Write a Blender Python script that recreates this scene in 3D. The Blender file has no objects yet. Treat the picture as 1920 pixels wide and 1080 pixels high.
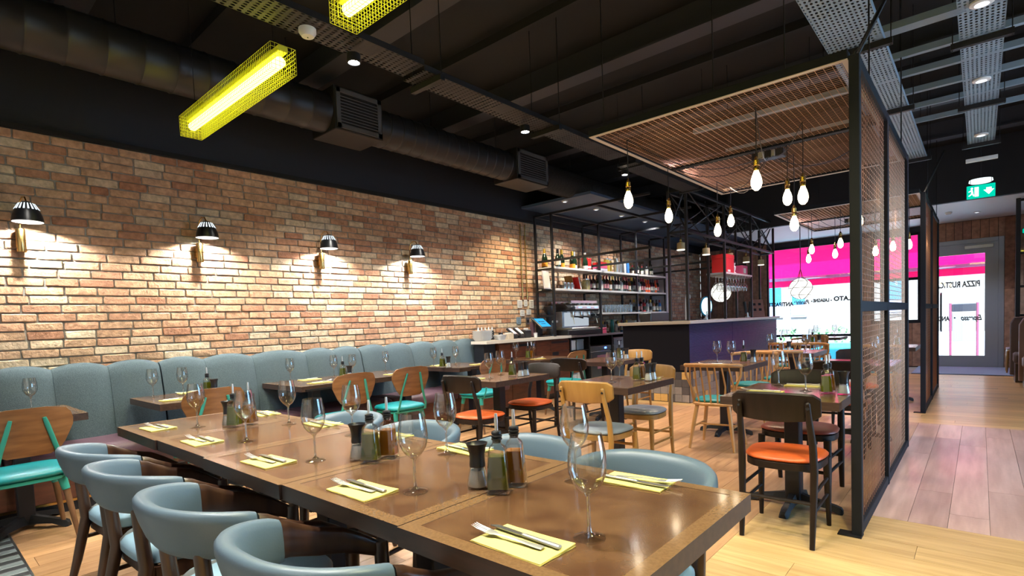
import bpy, bmesh, math, random
from mathutils import Vector, Matrix
RND = random.Random(11)
S = bpy.context.scene
C = S.collection
PI = math.pi
V = Vector

# ------------------------------------------------------------ camera, world, big lights, exposure
F, YAW, PITCH, ROLL, CY, H = 1005.09, .7188, -.0514, -.0394, 660.24, 1.25
def camera():
    cy, sy = math.cos(YAW), math.sin(YAW)
    f, r, u = V((-sy, cy, 0)), V((cy, sy, 0)), V((0, 0, 1))
    f2 = f*math.cos(PITCH)+u*math.sin(PITCH); u2 = u*math.cos(PITCH)-f*math.sin(PITCH)
    r3 = r*math.cos(ROLL)+u2*math.sin(ROLL); u3 = u2*math.cos(ROLL)-r*math.sin(ROLL)
    cd = bpy.data.cameras.new('camera'); co = bpy.data.objects.new('camera', cd); C.objects.link(co)
    m = Matrix((r3, u3, -f2)).transposed().to_4x4(); m.translation = V((0, 0, H))
    co.matrix_world = m
    cd.sensor_width = 36; cd.lens = 36*F/1920; cd.shift_y = (CY-540)/1920; cd.clip_start = .02; cd.clip_end = 200
    S.camera = co
camera()
S.view_settings.view_transform = 'Standard'; S.view_settings.look = 'None'
S.view_settings.gamma = 1; S.view_settings.use_curve_mapping = False
S.view_settings.exposure = 0.1
w = bpy.data.worlds.new('world'); S.world = w; w.use_nodes = True
w.node_tree.nodes['Background'].inputs[0].default_value = (.36, .66, 1, 1)
w.node_tree.nodes['Background'].inputs[1].default_value = 10.0
S.cycles.max_bounces = 10; S.cycles.diffuse_bounces = 4; S.cycles.glossy_bounces = 4
S.cycles.transparent_max_bounces = 24; S.cycles.transmission_bounces = 8
S.cycles.sample_clamp_indirect = 4.0; S.cycles.caustics_reflective = False; S.cycles.caustics_refractive = False

def light(kind, name, loc, energy, color, rad=.05, to=None, angle=100, blend=.6):
    d = bpy.data.lights.new(name, kind); o = bpy.data.objects.new(name, d); C.objects.link(o)
    o.location = loc; d.energy = energy; d.color = color
    if kind == 'SUN': d.angle = rad
    else: d.shadow_soft_size = rad
    if kind == 'SPOT': d.spot_size = math.radians(angle); d.spot_blend = blend
    if to is not None: o.rotation_euler = (V(to)-V(loc)).to_track_quat('-Z', 'Y').to_euler()
    return o
light('SUN', 'sun', (0, 18, 12), 35, (.9, .95, 1), .02, to=(-4, 27, 0))
DL = 3.4          # strength of downlights and added fill spots alike
WARM, COOL, WHITE = (1, .80, .52), (.45, .72, 1), (1, .95, .88)
# fixture downlights plus added bare fill spots: (x, y, z, watts, colour, aim)
SPOTS = [(-3.02, 2.03, 2.99, 75, WHITE, (-3.2, 1.9, 0)), (-3.01, 3.73, 2.99, 75, WHITE, (-3.3, 3.9, 0)),
         (-3.05, 5.56, 2.99, 70, WARM, (-3.6, 5.8, 0)),
         (-1.3, 1.0, 3.3, 80, WHITE, (-1.3, 1.1, 0)), (-1.0, -1.2, 3.3, 70, WHITE, (-1.0, -2.0, 0)), (-3.6, -1.2, 3.3, 35, WHITE, (-3.6, -2.0, 0)), (1.4, -1.0, 3.3, 60, WHITE, (1.4, -1.8, 0)),
         (-2.5, .9, 3.3, 70, WHITE, (-2.5, 1.1, 0)),
         (-4.3, .6, 3.3, 28, WHITE, (-4.4, .8, 0)), (-4.3, 3.2, 3.3, 70, WHITE, (-4.6, 3.2, 0)), (-4.2, 5.0, 3.3, 60, WHITE, (-4.6, 5.0, 0)),
         (-4.80, 6.4, 3.14, 50, WARM, (-5.3, 6.6, .8)), (-4.80, 7.97, 3.14, 50, WHITE, (-5.3, 8.0, 1)), (-4.80, 9.74, 3.14, 50, WHITE, (-5.3, 9.8, 1)), (-2.4, 6.6, 3.3, 70, WARM, (-2.3, 6.4, 0)), (-2.4, 9.0, 3.3, 60, (1, .70, .78), (-2.4, 9.0, 0)), (-2.5, 5.1, 3.3, 45, (1, .72, .74), (-1.7, 5.3, 0)), (-.05, 13.3, 2.96, 30, (.85, .85, 1), (-.05, 13.0, 0)), (-1.4, 12.6, 2.96, 30, (1, .85, .85), (-1.4, 12.4, 0)),  # bare pink ones are added fill light
         (.1, 1.6, 3.3, 70, (1, .92, .55), (.1, 2.2, 0)), (.2, 3.0, 3.3, 40, (1, .85, .62), (.2, 3.4, 0)),
         (0, 4.46, 3.05, 14, (1, .66, .72), (.1, 4.8, 0)), (0, 5.94, 3.05, 14, (1, .66, .82), (.1, 6.2, 0)), (0, 7.8, 3.05, 22, (1, .8, .6), (0, 8.2, 0))]
for i, (x, y, z, e, c, to) in enumerate(SPOTS):
    light('SPOT', 'downlight_and_fill', (x, y, z-.03), e*DL, c, .05, to=to, angle=115, blend=.7)

# ------------------------------------------------------------ materials
def nodes(m):
    m.use_nodes = True
    nt = m.node_tree; nt.nodes.clear()
    out = nt.nodes.new('ShaderNodeOutputMaterial')
    return nt, out
def N(nt, t, **kw):
    n = nt.nodes.new(t)
    for k, v in kw.items():
        if k.startswith('i_'):
            key = k[2:]; key = int(key) if key.isdigit() else key
            n.inputs[key].default_value = v
        else: setattr(n, k, v)
    return n
def rgba(c): return (c[0], c[1], c[2], 1)
def mat(name, c, rough=.5, metal=0, c2=None, scale=(8, 8, 8), lo=.35, hi=.65, bump=0, bscale=60, coat=0, coatr=.09, emis=0, spec=.5, coords='Object', detail=5, rnd=0, trans=0):
    m = bpy.data.materials.new(name); nt, out = nodes(m); L = nt.links.new
    p = N(nt, 'ShaderNodeBsdfPrincipled'); L(p.outputs[0], out.inputs[0])
    p.inputs['Base Color'].default_value = rgba(c); p.inputs['Roughness'].default_value = rough
    p.inputs['Metallic'].default_value = metal; p.inputs['Specular IOR Level'].default_value = spec
    p.inputs['Coat Weight'].default_value = coat; p.inputs['Coat Roughness'].default_value = coatr
    if trans: p.inputs['Transmission Weight'].default_value = trans
    if emis:
        p.inputs['Emission Color'].default_value = rgba(c); p.inputs['Emission Strength'].default_value = emis
    if c2 is not None or bump:
        if coords == 'Position':
            src = N(nt, 'ShaderNodeNewGeometry').outputs['Position']
        else:
            src = N(nt, 'ShaderNodeTexCoord').outputs[coords]
    if c2 is not None:
        mp = N(nt, 'ShaderNodeMapping'); mp.inputs['Scale'].default_value = scale; L(src, mp.inputs[0])
        nz = N(nt, 'ShaderNodeTexNoise'); nz.inputs['Scale'].default_value = 1; nz.inputs['Detail'].default_value = detail
        L(mp.outputs[0], nz.inputs['Vector'])
        mr = N(nt, 'ShaderNodeMapRange'); mr.inputs[1].default_value = lo; mr.inputs[2].default_value = hi
        L(nz.outputs['Fac'], mr.inputs[0])
        mx = N(nt, 'ShaderNodeMix', data_type='RGBA'); mx.inputs[6].default_value = rgba(c); mx.inputs[7].default_value = rgba(c2)
        L(mr.outputs[0], mx.inputs[0]); col = mx.outputs[2]
        if rnd:
            at = N(nt, 'ShaderNodeAttribute', attribute_name='rnd')
            hs = N(nt, 'ShaderNodeHueSaturation'); L(col, hs.inputs['Color'])
            m2 = N(nt, 'ShaderNodeMapRange'); m2.inputs[3].default_value = 1-rnd; m2.inputs[4].default_value = 1+rnd
            L(at.outputs['Fac'], m2.inputs[0]); L(m2.outputs[0], hs.inputs['Value']); col = hs.outputs[0]
            ad = N(nt, 'ShaderNodeVectorMath', operation='ADD'); L(src, ad.inputs[0])
            vm = N(nt, 'ShaderNodeVectorMath', operation='SCALE'); vm.inputs[0].default_value = (7, 5, 3); L(at.outputs['Fac'], vm.inputs['Scale'])
            L(vm.outputs[0], ad.inputs[1]); L(ad.outputs[0], mp.inputs[0])
        L(col, p.inputs['Base Color'])
    if bump:
        nb = N(nt, 'ShaderNodeTexNoise'); nb.inputs['Scale'].default_value = bscale; nb.inputs['Detail'].default_value = 3
        L(src, nb.inputs['Vector'])
        b = N(nt, 'ShaderNodeBump'); b.inputs['Strength'].default_value = bump; b.inputs['Distance'].default_value = .01
        L(nb.outputs['Fac'], b.inputs['Height']); L(b.outputs[0], p.inputs['Normal'])
    return m
def emit(name, c, s):
    m = bpy.data.materials.new(name); nt, out = nodes(m)
    e = N(nt, 'ShaderNodeEmission'); e.inputs[0].default_value = rgba(c); e.inputs[1].default_value = s
    nt.links.new(e.outputs[0], out.inputs[0]); return m
def thin_glass(name, tint=(1, 1, 1), base=.035, edge=.75, power=4.0, rough=0.0):
    """thin clear sheet: mostly see-through, mirror-like towards its outline from either side"""
    m = bpy.data.materials.new(name); nt, out = nodes(m); L = nt.links.new
    t = N(nt, 'ShaderNodeBsdfTransparent'); t.inputs[0].default_value = rgba(tint)
    g = N(nt, 'ShaderNodeBsdfGlossy'); g.inputs['Roughness'].default_value = rough
    lw = N(nt, 'ShaderNodeLayerWeight'); lw.inputs[0].default_value = .5
    pw = N(nt, 'ShaderNodeMath', operation='POWER'); pw.inputs[1].default_value = power; L(lw.outputs['Facing'], pw.inputs[0])
    mr = N(nt, 'ShaderNodeMapRange'); mr.inputs[3].default_value = base; mr.inputs[4].default_value = edge; L(pw.outputs[0], mr.inputs[0])
    mx = N(nt, 'ShaderNodeMixShader'); L(mr.outputs[0], mx.inputs[0])
    L(t.outputs[0], mx.inputs[1]); L(g.outputs[0], mx.inputs[2]); L(mx.outputs[0], out.inputs[0])
    return m
def attr_mat(name, cols, rough, bump, bscale, mott, mscale, coords='Position'):
    """per-piece colour picked from a ramp by the piece's own 'rnd' value, mottled"""
    m = bpy.data.materials.new(name); nt, out = nodes(m); L = nt.links.new
    p = N(nt, 'ShaderNodeBsdfPrincipled'); L(p.outputs[0], out.inputs[0]); p.inputs['Roughness'].default_value = rough
    at = N(nt, 'ShaderNodeAttribute', attribute_name='rnd')
    cr = N(nt, 'ShaderNodeValToRGB'); e = cr.color_ramp.elements
    for i, c in enumerate(cols):
        pos = i/(len(cols)-1)
        el = e[i] if i < 2 and len(e) > i and i == 0 else (e[-1] if i == len(cols)-1 else e.new(pos))
        el.position = pos; el.color = rgba(c)
    L(at.outputs['Fac'], cr.inputs[0])
    g = N(nt, 'ShaderNodeNewGeometry')
    nz = N(nt, 'ShaderNodeTexNoise'); nz.inputs['Scale'].default_value = mscale; nz.inputs['Detail'].default_value = 6
    L(g.outputs['Position'], nz.inputs['Vector'])
    mr = N(nt, 'ShaderNodeMapRange'); mr.inputs[1].default_value = .3; mr.inputs[2].default_value = .7; mr.inputs[3].default_value = 1-mott; mr.inputs[4].default_value = 1+mott
    L(nz.outputs['Fac'], mr.inputs[0])
    hs = N(nt, 'ShaderNodeHueSaturation'); L(cr.outputs[0], hs.inputs['Color']); L(mr.outputs[0], hs.inputs['Value'])
    L(hs.outputs[0], p.inputs['Base Color'])
    nb = N(nt, 'ShaderNodeTexNoise'); nb.inputs['Scale'].default_value = bscale; nb.inputs['Detail'].default_value = 4
    L(g.outputs['Position'], nb.inputs['Vector'])
    b = N(nt, 'ShaderNodeBump'); b.inputs['Strength'].default_value = bump; b.inputs['Distance'].default_value = .012
    L(nb.outputs['Fac'], b.inputs['Height']); L(b.outputs[0], p.inputs['Normal'])
    return m
def perforated(name, c, sx, sy, r=.3):
    """sheet metal with round through-holes in a staggered grid"""
    m = bpy.data.materials.new(name); nt, out = nodes(m); L = nt.links.new
    p = N(nt, 'ShaderNodeBsdfPrincipled'); p.inputs['Base Color'].default_value = rgba(c); p.inputs['Roughness'].default_value = .5; p.inputs['Metallic'].default_value = .3
    t = N(nt, 'ShaderNodeBsdfTransparent')
    tc = N(nt, 'ShaderNodeTexCoord'); mp = N(nt, 'ShaderNodeMapping'); mp.inputs['Scale'].default_value = (1/sx, 1/sy, 1); L(tc.outputs['Object'], mp.inputs[0])
    vo = N(nt, 'ShaderNodeTexVoronoi', voronoi_dimensions='2D'); vo.inputs['Randomness'].default_value = 0; vo.inputs['Scale'].default_value = 1; L(mp.outputs[0], vo.inputs['Vector'])
    lt = N(nt, 'ShaderNodeMath', operation='LESS_THAN'); lt.inputs[1].default_value = r; L(vo.outputs['Distance'], lt.inputs[0])
    mx = N(nt, 'ShaderNodeMixShader'); L(lt.outputs[0], mx.inputs[0]); L(p.outputs[0], mx.inputs[1]); L(t.outputs[0], mx.inputs[2]); L(mx.outputs[0], out.inputs[0])
    return m

M = {}
M['black'] = mat('black_steel', (.012, .013, .016), .45, .3)
M['blackceil'] = mat('black_paint', (.004, .004, .005), .85)
M['navywall'] = mat('dark_navy_paint', (.009, .011, .018), .65)
M['iron'] = mat('black_cast_iron', (.014, .014, .017), .5, .4, bump=.15, bscale=120)
M['column'] = mat('black_powder_coat', (.010, .011, .018), .4, .2)
M['mortar'] = mat('mortar', (.32, .30, .265), .95, c2=(.22, .20, .175), scale=(14, 14, 14), bump=.4, bscale=90, coords='Position')
M['brick'] = attr_mat('reclaimed_brick', [(0.359, 0.163, 0.093), (0.466, 0.257, 0.153), (0.514, 0.304, 0.18), (0.553, 0.357, 0.218), (0.495, 0.273, 0.164), (0.592, 0.42, 0.267), (0.621, 0.504, 0.349), (0.533, 0.399, 0.273)], .9, .65, 48, .28, 22)
M['oak_y'] = mat('oak_floor_lengthwise', (.55, .325, .165), .30, c2=(.40, .215, .10), scale=(26, 2.2, 4), bump=.06, bscale=40, coords='Position', rnd=.22, detail=7, coat=.1)
M['oak_x'] = mat('oak_floor_crosswise', (.66, .44, .20), .30, c2=(.50, .31, .13), scale=(2.2, 26, 4), bump=.06, bscale=40, coords='Position', rnd=.18, detail=7, coat=.1)
M['oak_in'] = mat('oak_floor_wide_boards', (.54, .36, .30), .28, c2=(.41, .26, .21), scale=(22, 2, 4), bump=.06, bscale=40, coords='Position', rnd=.2, detail=7, coat=.1)
M['walnut'] = mat('dark_stained_wood', (.055, .024, .012), .32, c2=(.028, .012, .007), scale=(30, 30, 3), detail=6, coat=.2)
M['bistro_dark'] = mat('dark_wenge_wood', (.014, .008, .0065), .45, c2=(.008, .005, .004), scale=(25, 25, 3), spec=.3)
M['bistro_light'] = mat('honey_beech_wood', (.37, .205, .055), .38, c2=(.28, .145, .036), scale=(14, 14, 2.5), coat=.15)
M['spindle_wood'] = mat('light_oak_wood', (.56, .30, .11), .4, c2=(.42, .21, .07), scale=(16, 16, 3), coat=.1)
M['ply'] = mat('oiled_plywood', (.27, .125, .045), .38, c2=(.16, .066, .022), scale=(4, 4, 26), detail=7, coat=.2)
M['tealmetal'] = mat('teal_painted_metal', (.03, .30, .24), .35, spec=.5)
M['tealleather'] = mat('teal_leather', (.008, .27, .30), .38, bump=.05, bscale=180)
M['beechleg'] = mat('tapered_beech_leg', (.19, .095, .042), .4, c2=(.13, .062, .026), scale=(30, 30, 4))
M['orange'] = mat('orange_leather', (.62, .115, .022), .36, bump=.06, bscale=160, c2=(.52, .09, .02), scale=(9, 9, 9))
M['redbrown'] = mat('russet_leather', (.30, .07, .04), .36, bump=.06, bscale=160)
M['greyblue'] = mat('grey_blue_leather', (.17, .205, .235), .42, bump=.06, bscale=160)
M['tubfab'] = mat('slate_blue_leather', (.095, .145, .195), .40, bump=.04, bscale=220)
M['banqfab'] = mat('blue_grey_woven_fabric', (.090, .132, .150), .9, c2=(.058, .088, .103), scale=(160, 160, 160), bump=.35, bscale=240, detail=2)
M['plum'] = mat('plum_leather', (.105, .055, .078), .42, bump=.06, bscale=120)
M['tabletop'] = mat('copper_brown_resin', (.145, .076, .036), .18, c2=(.090, .042, .021), scale=(9, 9, 9), bump=.03, bscale=18, coat=.4)
M['tabletop2'] = mat('brown_wood_top', (.20, .098, .045), .24, c2=(.12, .055, .026), scale=(14, 3, 3), coat=1.0, coatr=.2)
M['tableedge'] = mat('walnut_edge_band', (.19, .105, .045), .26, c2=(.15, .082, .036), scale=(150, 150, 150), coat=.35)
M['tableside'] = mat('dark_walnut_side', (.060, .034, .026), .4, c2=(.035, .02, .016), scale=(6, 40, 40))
M['glass'] = thin_glass('clear_glass', (.98, .985, .985), .08, 1.0, 2.4, .02)
M['footglass'] = thin_glass('foot_glass', (.99, .99, .99), .05, 1.0, 3.0, .02)
M['stemglass'] = thin_glass('stem_glass', (.96, .97, .97), .30, 1.0, 1.2, .03)
M['paneglass'] = thin_glass('window_glass', (.95, .98, 1), .04, .8, 4)
M['oil'] = mat('olive_oil', (.13, .15, .006), .10, trans=.35)
M['vinegar'] = mat('balsamic_vinegar', (.36, .13, .010), .10, trans=.35)
M['salt'] = mat('white_salt', (.78, .78, .76), .7, bump=.3, bscale=400)
M['blackplastic'] = mat('black_plastic', (.012, .013, .018), .35)
M['steel'] = mat('polished_steel', (.86, .86, .84), .30, .85)
M['brushed'] = mat('brushed_steel', (.55, .55, .56), .32, 1)
M['napkin'] = mat('yellow_paper_napkin', (.80, .70, .20), .9, bump=.1, bscale=300)
M['brass'] = mat('brass', (.72, .47, .17), .22, 1)
M['copper'] = mat('copper_wire', (.47, .245, .145), .35, .9)
M['copper_bulblit'] = mat('bulb_lit_copper_wire', (.72, .46, .31), .38, .75)  # paler than the screen copper, bulb glow painted into the colour
M['edgetrim'] = mat('cream_metal_edge', (.62, .56, .50), .5)
M['bartop'] = mat('grey_stone_bar_top', (.36, .32, .285), .3)
M['screenframe'] = mat('blue_black_steel_frame', (.006, .008, .013), .6, .0, spec=.25)
M['yellowcage'] = mat('yellow_wire_cage', (.82, .82, .05), .45)
M['tube'] = emit('yellow_fluorescent_tube', (1, .95, .12), 9)
M['bulb'] = emit('warm_filament_bulb', (1, .82, .55), 15)
M['spotface'] = emit('spot_lamp_face', (.92, .97, 1), 60)
M['dimspot'] = emit('dim_spot_face', (.85, .92, 1), 4)
M['globe'] = emit('white_globe_lamp', (1, .98, .88), 1.7)
M['lampwhite'] = mat('white_enamel', (.85, .85, .83), .4)
M['lampblack'] = mat('black_enamel', (.010, .011, .014), .35)
M['duct'] = mat('dark_grey_duct', (.020, .019, .021), .42, .3)
M['tray'] = perforated('perforated_steel_blue_lit', (.27, .38, .48), .026, .044)  # blue light on the trays painted into the steel colour
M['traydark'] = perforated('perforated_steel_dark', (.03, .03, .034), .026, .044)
M['strut'] = mat('galvanised_blue_light_tint', (.28, .39, .49), .5, .2)  # bluish tint stands for the cool light on the struts
M['beamgrey'] = mat('grey_painted_beam', (.024, .025, .034), .6)
M['white'] = mat('white_paint', (.80, .80, .78), .5)
M['cream'] = mat('off_white_stone', (.62, .57, .50), .3)
M['barnavy'] = mat('navy_ribbed_panel', (.005, .023, .11), .42, spec=.4)
M['barblack'] = mat('blue_black_panel', (.003, .0033, .008), .8, spec=.2)
M['cabinet'] = mat('dark_walnut_veneer', (.125, .042, .022), .35, c2=(.07, .024, .014), scale=(4, 5, 26), coat=.1)
M['shelf'] = mat('whitewashed_shelf', (.62, .60, .60), .5)
M['woodplank'] = attr_mat('reclaimed_planks', [(.20, .10, .065), (.34, .19, .12), (.27, .15, .11), (.42, .25, .16), (.22, .14, .11)], .8, .4, 30, .3, 12)
M['tile_floor'] = attr_mat('floor_strip_tile', [(.030, .032, .036), (.045, .05, .055), (.15, .18, .19), (.20, .24, .25)], .4, .1, 60, .1, 20)
M['tile_bar'] = attr_mat('bar_plinth_tile', [(.06, .055, .06), (.20, .19, .19), (.24, .22, .21), (.22, .20, .20), (.28, .26, .25), (.19, .18, .19), (.62, .38, .12)], .35, .05, 40, .08, 15)
M['pinkawning'] = None
M['red'] = mat('red_gift_box', (.55, .02, .02), .35)
M['pink'] = mat('pink_box', (.72, .10, .22), .5)
M['terracotta'] = mat('terracotta', (.38, .16, .08), .8)
M['leaf'] = mat('green_leaf', (.05, .14, .03), .6)
M['paper'] = mat('white_paper', (.78, .77, .74), .8)
M['tan'] = mat('tan_leather', (.20, .125, .095), .5, bump=.05, bscale=100)
M['taupe'] = mat('taupe_fabric', (.11, .085, .085), .8, bump=.1, bscale=200)
M['pale'] = mat('pale_lilac_panel', (.55, .52, .60), .5)
M['mat_blue'] = mat('blue_grey_door_mat', (.20, .27, .40), .95, bump=.3, bscale=200)
M['aluminium'] = mat('grey_aluminium_frame', (.30, .33, .38), .4, .5)
M['ink'] = mat('dark_lettering', (.02, .02, .03), .6)
M['concrete'] = mat('ochre_concrete_shade', (.50, .42, .24), .7)
def awning_mat():
    m = bpy.data.materials.new('magenta_awning_cloth'); nt, out = nodes(m); L = nt.links.new
    d = N(nt, 'ShaderNodeBsdfDiffuse'); d.inputs[0].default_value = (.95, .06, .26, 1)
    t = N(nt, 'ShaderNodeBsdfTranslucent'); t.inputs[0].default_value = (1, .07, .33, 1)
    mx = N(nt, 'ShaderNodeMixShader'); mx.inputs[0].default_value = .6
    L(d.outputs[0], mx.inputs[1]); L(t.outputs[0], mx.inputs[2]); L(mx.outputs[0], out.inputs[0]); return m
M['pinkawning'] = awning_mat()

# ------------------------------------------------------------ mesh helpers
class MB:
    def __init__(s): s.bm = bmesh.new(); s.mi = 0
    def _faces(s, fs):
        for f in fs: f.material_index = s.mi
    def box(s, c, d, rot=None, bev=0, seg=1):
        m = Matrix.Translation(V(c))
        if rot is not None: m = m @ (rot if isinstance(rot, Matrix) else Matrix.Rotation(rot, 4, 'Z'))
        m = m @ Matrix.Diagonal((d[0], d[1], d[2], 1))
        r = bmesh.ops.create_cube(s.bm, size=1, matrix=m); vs = r['verts']
        fs = {f for v in vs for f in v.link_faces}; s._faces(fs)
        if bev:
            es = list({e for v in vs for e in v.link_edges})
            n0 = len(s.bm.faces)
            r = bmesh.ops.bevel(s.bm, geom=es, offset=bev, segments=seg, affect='EDGES', profile=.7)
            s._faces(r['faces'])
        return s
    def span(s, a, b, bev=0):
        a, b = V(a), V(b)
        return s.box((a+b)/2, [abs(q) for q in (b-a)], bev=bev)
    def loft(s, rings, cap=True, closed=False, ring_closed=True):
        R_ = [[s.bm.verts.new(p) for p in r] for r in rings]; n = len(R_[0]); out = []
        pairs = list(zip(R_, R_[1:])) + ([(R_[-1], R_[0])] if closed else [])
        for a, b in pairs:
            for i in range(n if ring_closed else n-1):
                j = (i+1) % n
                try: out.append(s.bm.faces.new((a[i], a[j], b[j], b[i])))
                except ValueError: pass
        if cap and not closed and n > 2:
            try: out.append(s.bm.faces.new(list(reversed(R_[0]))))
            except ValueError: pass
            try: out.append(s.bm.faces.new(R_[-1]))
            except ValueError: pass
        s._faces(out); return s
    def tube(s, pts, r, n=8, cap=True, closed=False, flat=1.0):
        pts = [V(p) for p in pts]; k = len(pts); rs = r if isinstance(r, (list, tuple)) else [r]*k
        rings = []; up = None
        for i, p in enumerate(pts):
            if closed: t = (pts[(i+1) % k]-pts[i-1])
            else: t = pts[min(i+1, k-1)]-pts[max(i-1, 0)]
            t.normalize()
            if up is None: up = V((0, 0, 1)) if abs(t.z) < .9 else V((1, 0, 0))
            a = t.cross(up); 
            if a.length < 1e-5: a = t.cross(V((0, 1, 0)))
            a.normalize(); b = a.cross(t).normalized(); up = b
            rings.append([p+a*(rs[i]*math.cos(2*PI*j/n))+b*(rs[i]*flat*math.sin(2*PI*j/n)) for j in range(n)])
        return s.loft(rings, cap, closed)
    def cyl(s, a, b, r0, r1=None, n=12, cap=True): return s.tube([a, b], [r0, r0 if r1 is None else r1], n, cap)
    def lathe(s, prof, n=24, o=(0, 0, 0), sq=0, cap=True):
        o = V(o); rings = []
        for r, z in prof:
            ring = []
            for j in range(n):
                a = 2*PI*j/n; c_, s_ = math.cos(a), math.sin(a)
                k = 1 if not sq else 1/((abs(c_)**sq+abs(s_)**sq)**(1/sq))
                ring.append(o+V((r*k*c_, r*k*s_, z)))
            rings.append(ring)
        return s.loft(rings, cap)
    def poly(s, pts, d):
        """flat outline pts extruded by vector d"""
        d = V(d); return s.loft([[V(p) for p in pts], [V(p)+d for p in pts]])
    def face(s, pts):
        s._faces([s.bm.faces.new([s.bm.verts.new(p) for p in pts])]); return s
    def sphere(s, c, r, n=16, m=10, sc=(1, 1, 1)):
        r_ = bmesh.ops.create_uvsphere(s.bm, u_segments=n, v_segments=m, radius=r, matrix=Matrix.Translation(V(c)) @ Matrix.Diagonal((*sc, 1)))
        s._faces({f for v in r_['verts'] for f in v.link_faces}); return s
    def mesh(s, name, mats, smooth=True, ang=38, rnd=None):
        bmesh.ops.recalc_face_normals(s.bm, faces=s.bm.faces)
        me = bpy.data.meshes.new(name); s.bm.to_mesh(me); s.bm.free()
        for m_ in (mats if isinstance(mats, (list, tuple)) else [mats]): me.materials.append(M[m_] if isinstance(m_, str) else m_)
        if smooth:
            me.shade_smooth(); me.set_sharp_from_angle(angle=math.radians(ang))
        if rnd is not None:
            a = me.attributes.new('rnd', 'FLOAT', 'FACE')
            a.data.foreach_set('value', rnd if isinstance(rnd, list) else [rnd]*len(me.polygons))
        return me
    def build(s, name, mats, parent=None, smooth=True, ang=38, rnd=None):
        return link(name, s.mesh(name, mats, smooth, ang, rnd), parent)
def link(name, me, parent=None, loc=None):
    o = bpy.data.objects.new(name, me); C.objects.link(o)
    if parent: o.parent = parent
    if loc is not None: o.location = loc
    return o
def tag(o, label, cat, group=None):
    o['label'] = label; o['category'] = cat
    if group: o['group'] = group
    return o
def thing(name, label, cat, loc=(0, 0, 0), rotz=0, group=None):
    o = bpy.data.objects.new(name, None); C.objects.link(o); o.empty_display_size = .1
    o.location = loc; o.rotation_euler = (0, 0, rotz); return tag(o, label, cat, group)
def struct(o): o['kind'] = 'structure'; return o
def stuff(o): o['kind'] = 'stuff'; return o
def dup(root, loc, rotz=0, label=None, group=None):
    r = root.copy(); C.objects.link(r); r.location = loc; r.rotation_euler = (0, 0, rotz)
    if label: r['label'] = label
    if group: r['group'] = group
    for ch in list(root.children):
        c = ch.copy(); C.objects.link(c); c.parent = r
        for g in ch.children:
            d = g.copy(); C.objects.link(d); d.parent = c
    return r
class Kind:
    """first call moves the prototype itself, later calls copy it"""
    def __init__(s, root, group): s.root = root; s.used = False; s.group = group
    def __call__(s, loc, rotz, label, group=None):
        g = group or s.group
        if not s.used:
            s.used = True; r = s.root; r.location = loc; r.rotation_euler = (0, 0, rotz); r['label'] = label
            if g: r['group'] = g
            return r
        return dup(s.root, loc, rotz, label, g)
ORD = ['first', 'second', 'third', 'fourth', 'fifth', 'sixth', 'seventh', 'eighth', 'ninth', 'tenth', 'eleventh', 'twelfth', 'thirteenth', 'fourteenth', 'fifteenth', 'sixteenth', 'seventeenth', 'eighteenth', 'nineteenth', 'twentieth', 'twenty-first', 'twenty-second', 'twenty-third', 'twenty-fourth', 'twenty-fifth']
def lerp(a, b, t): return a+(b-a)*t

# ------------------------------------------------------------ setting
WX, FY, CZ = -5.75, 14.5, 3.95      # brick wall face, street front, ceiling
XR, YB = 2.6, -2.6
def simple_wall(name, a, b, m):
    return struct(MB().span(a, b).build(name, m, smooth=False))
floor = struct(MB().span((WX-.15, YB, -.09), (XR, FY+.1, -.016)).build('floor', 'mortar', smooth=False))
ceiling = simple_wall('ceiling', (WX-.15, YB, CZ), (XR, FY, CZ+.1), 'blackceil')
simple_wall('wall_back', (WX-.15, YB-.1, -.1), (XR, YB, 3.0), 'white')  # unseen wall, made white to bounce fill light forward
simple_wall('wall_back_upper', (WX-.15, YB-.1, 3.0), (XR, YB, CZ), 'navywall')
struct(MB().span((XR, YB, -.1), (XR+.1, 3.6, CZ)).span((XR, 7.0, -.1), (XR+.1, FY, CZ)).span((XR, 3.6, -.1), (XR+.1, 7.0, .3)).span((XR, 3.6, 2.75), (XR+.1, 7.0, CZ)).build('wall_right', 'navywall', smooth=False))
sw = struct(MB().span((XR-.01, 3.57, .27), (XR+.07, 3.63, 2.78)).build('added_window_2', 'black', smooth=False))  # unseen side window, added to let cool daylight in under the trays
for k in range(3): MB().span((XR-.01, 3.6+k*1.7-.03, .27), (XR+.07, 3.6+k*1.7+.03, 2.78)).build('mullion', 'black', sw, smooth=False)
for k in range(2): MB().span((XR+.03, 3.63+k*1.7, .3), (XR+.036, 5.27+k*1.7, 2.75)).build('pane', 'paneglass', sw, smooth=False)
wall = struct(MB().span((WX-.15, YB, -.05), (WX-.007, FY, 2.95)).build('wall_left', 'mortar', smooth=False))
struct(MB().span((WX-.15, YB, 2.985), (WX+.0, FY, CZ)).build('wall_left_upper', 'navywall', smooth=False))
struct(MB().span((WX-.1, YB, 2.945), (WX+.03, FY, 2.985)).build('trim_1', 'blackceil', smooth=False))

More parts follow.
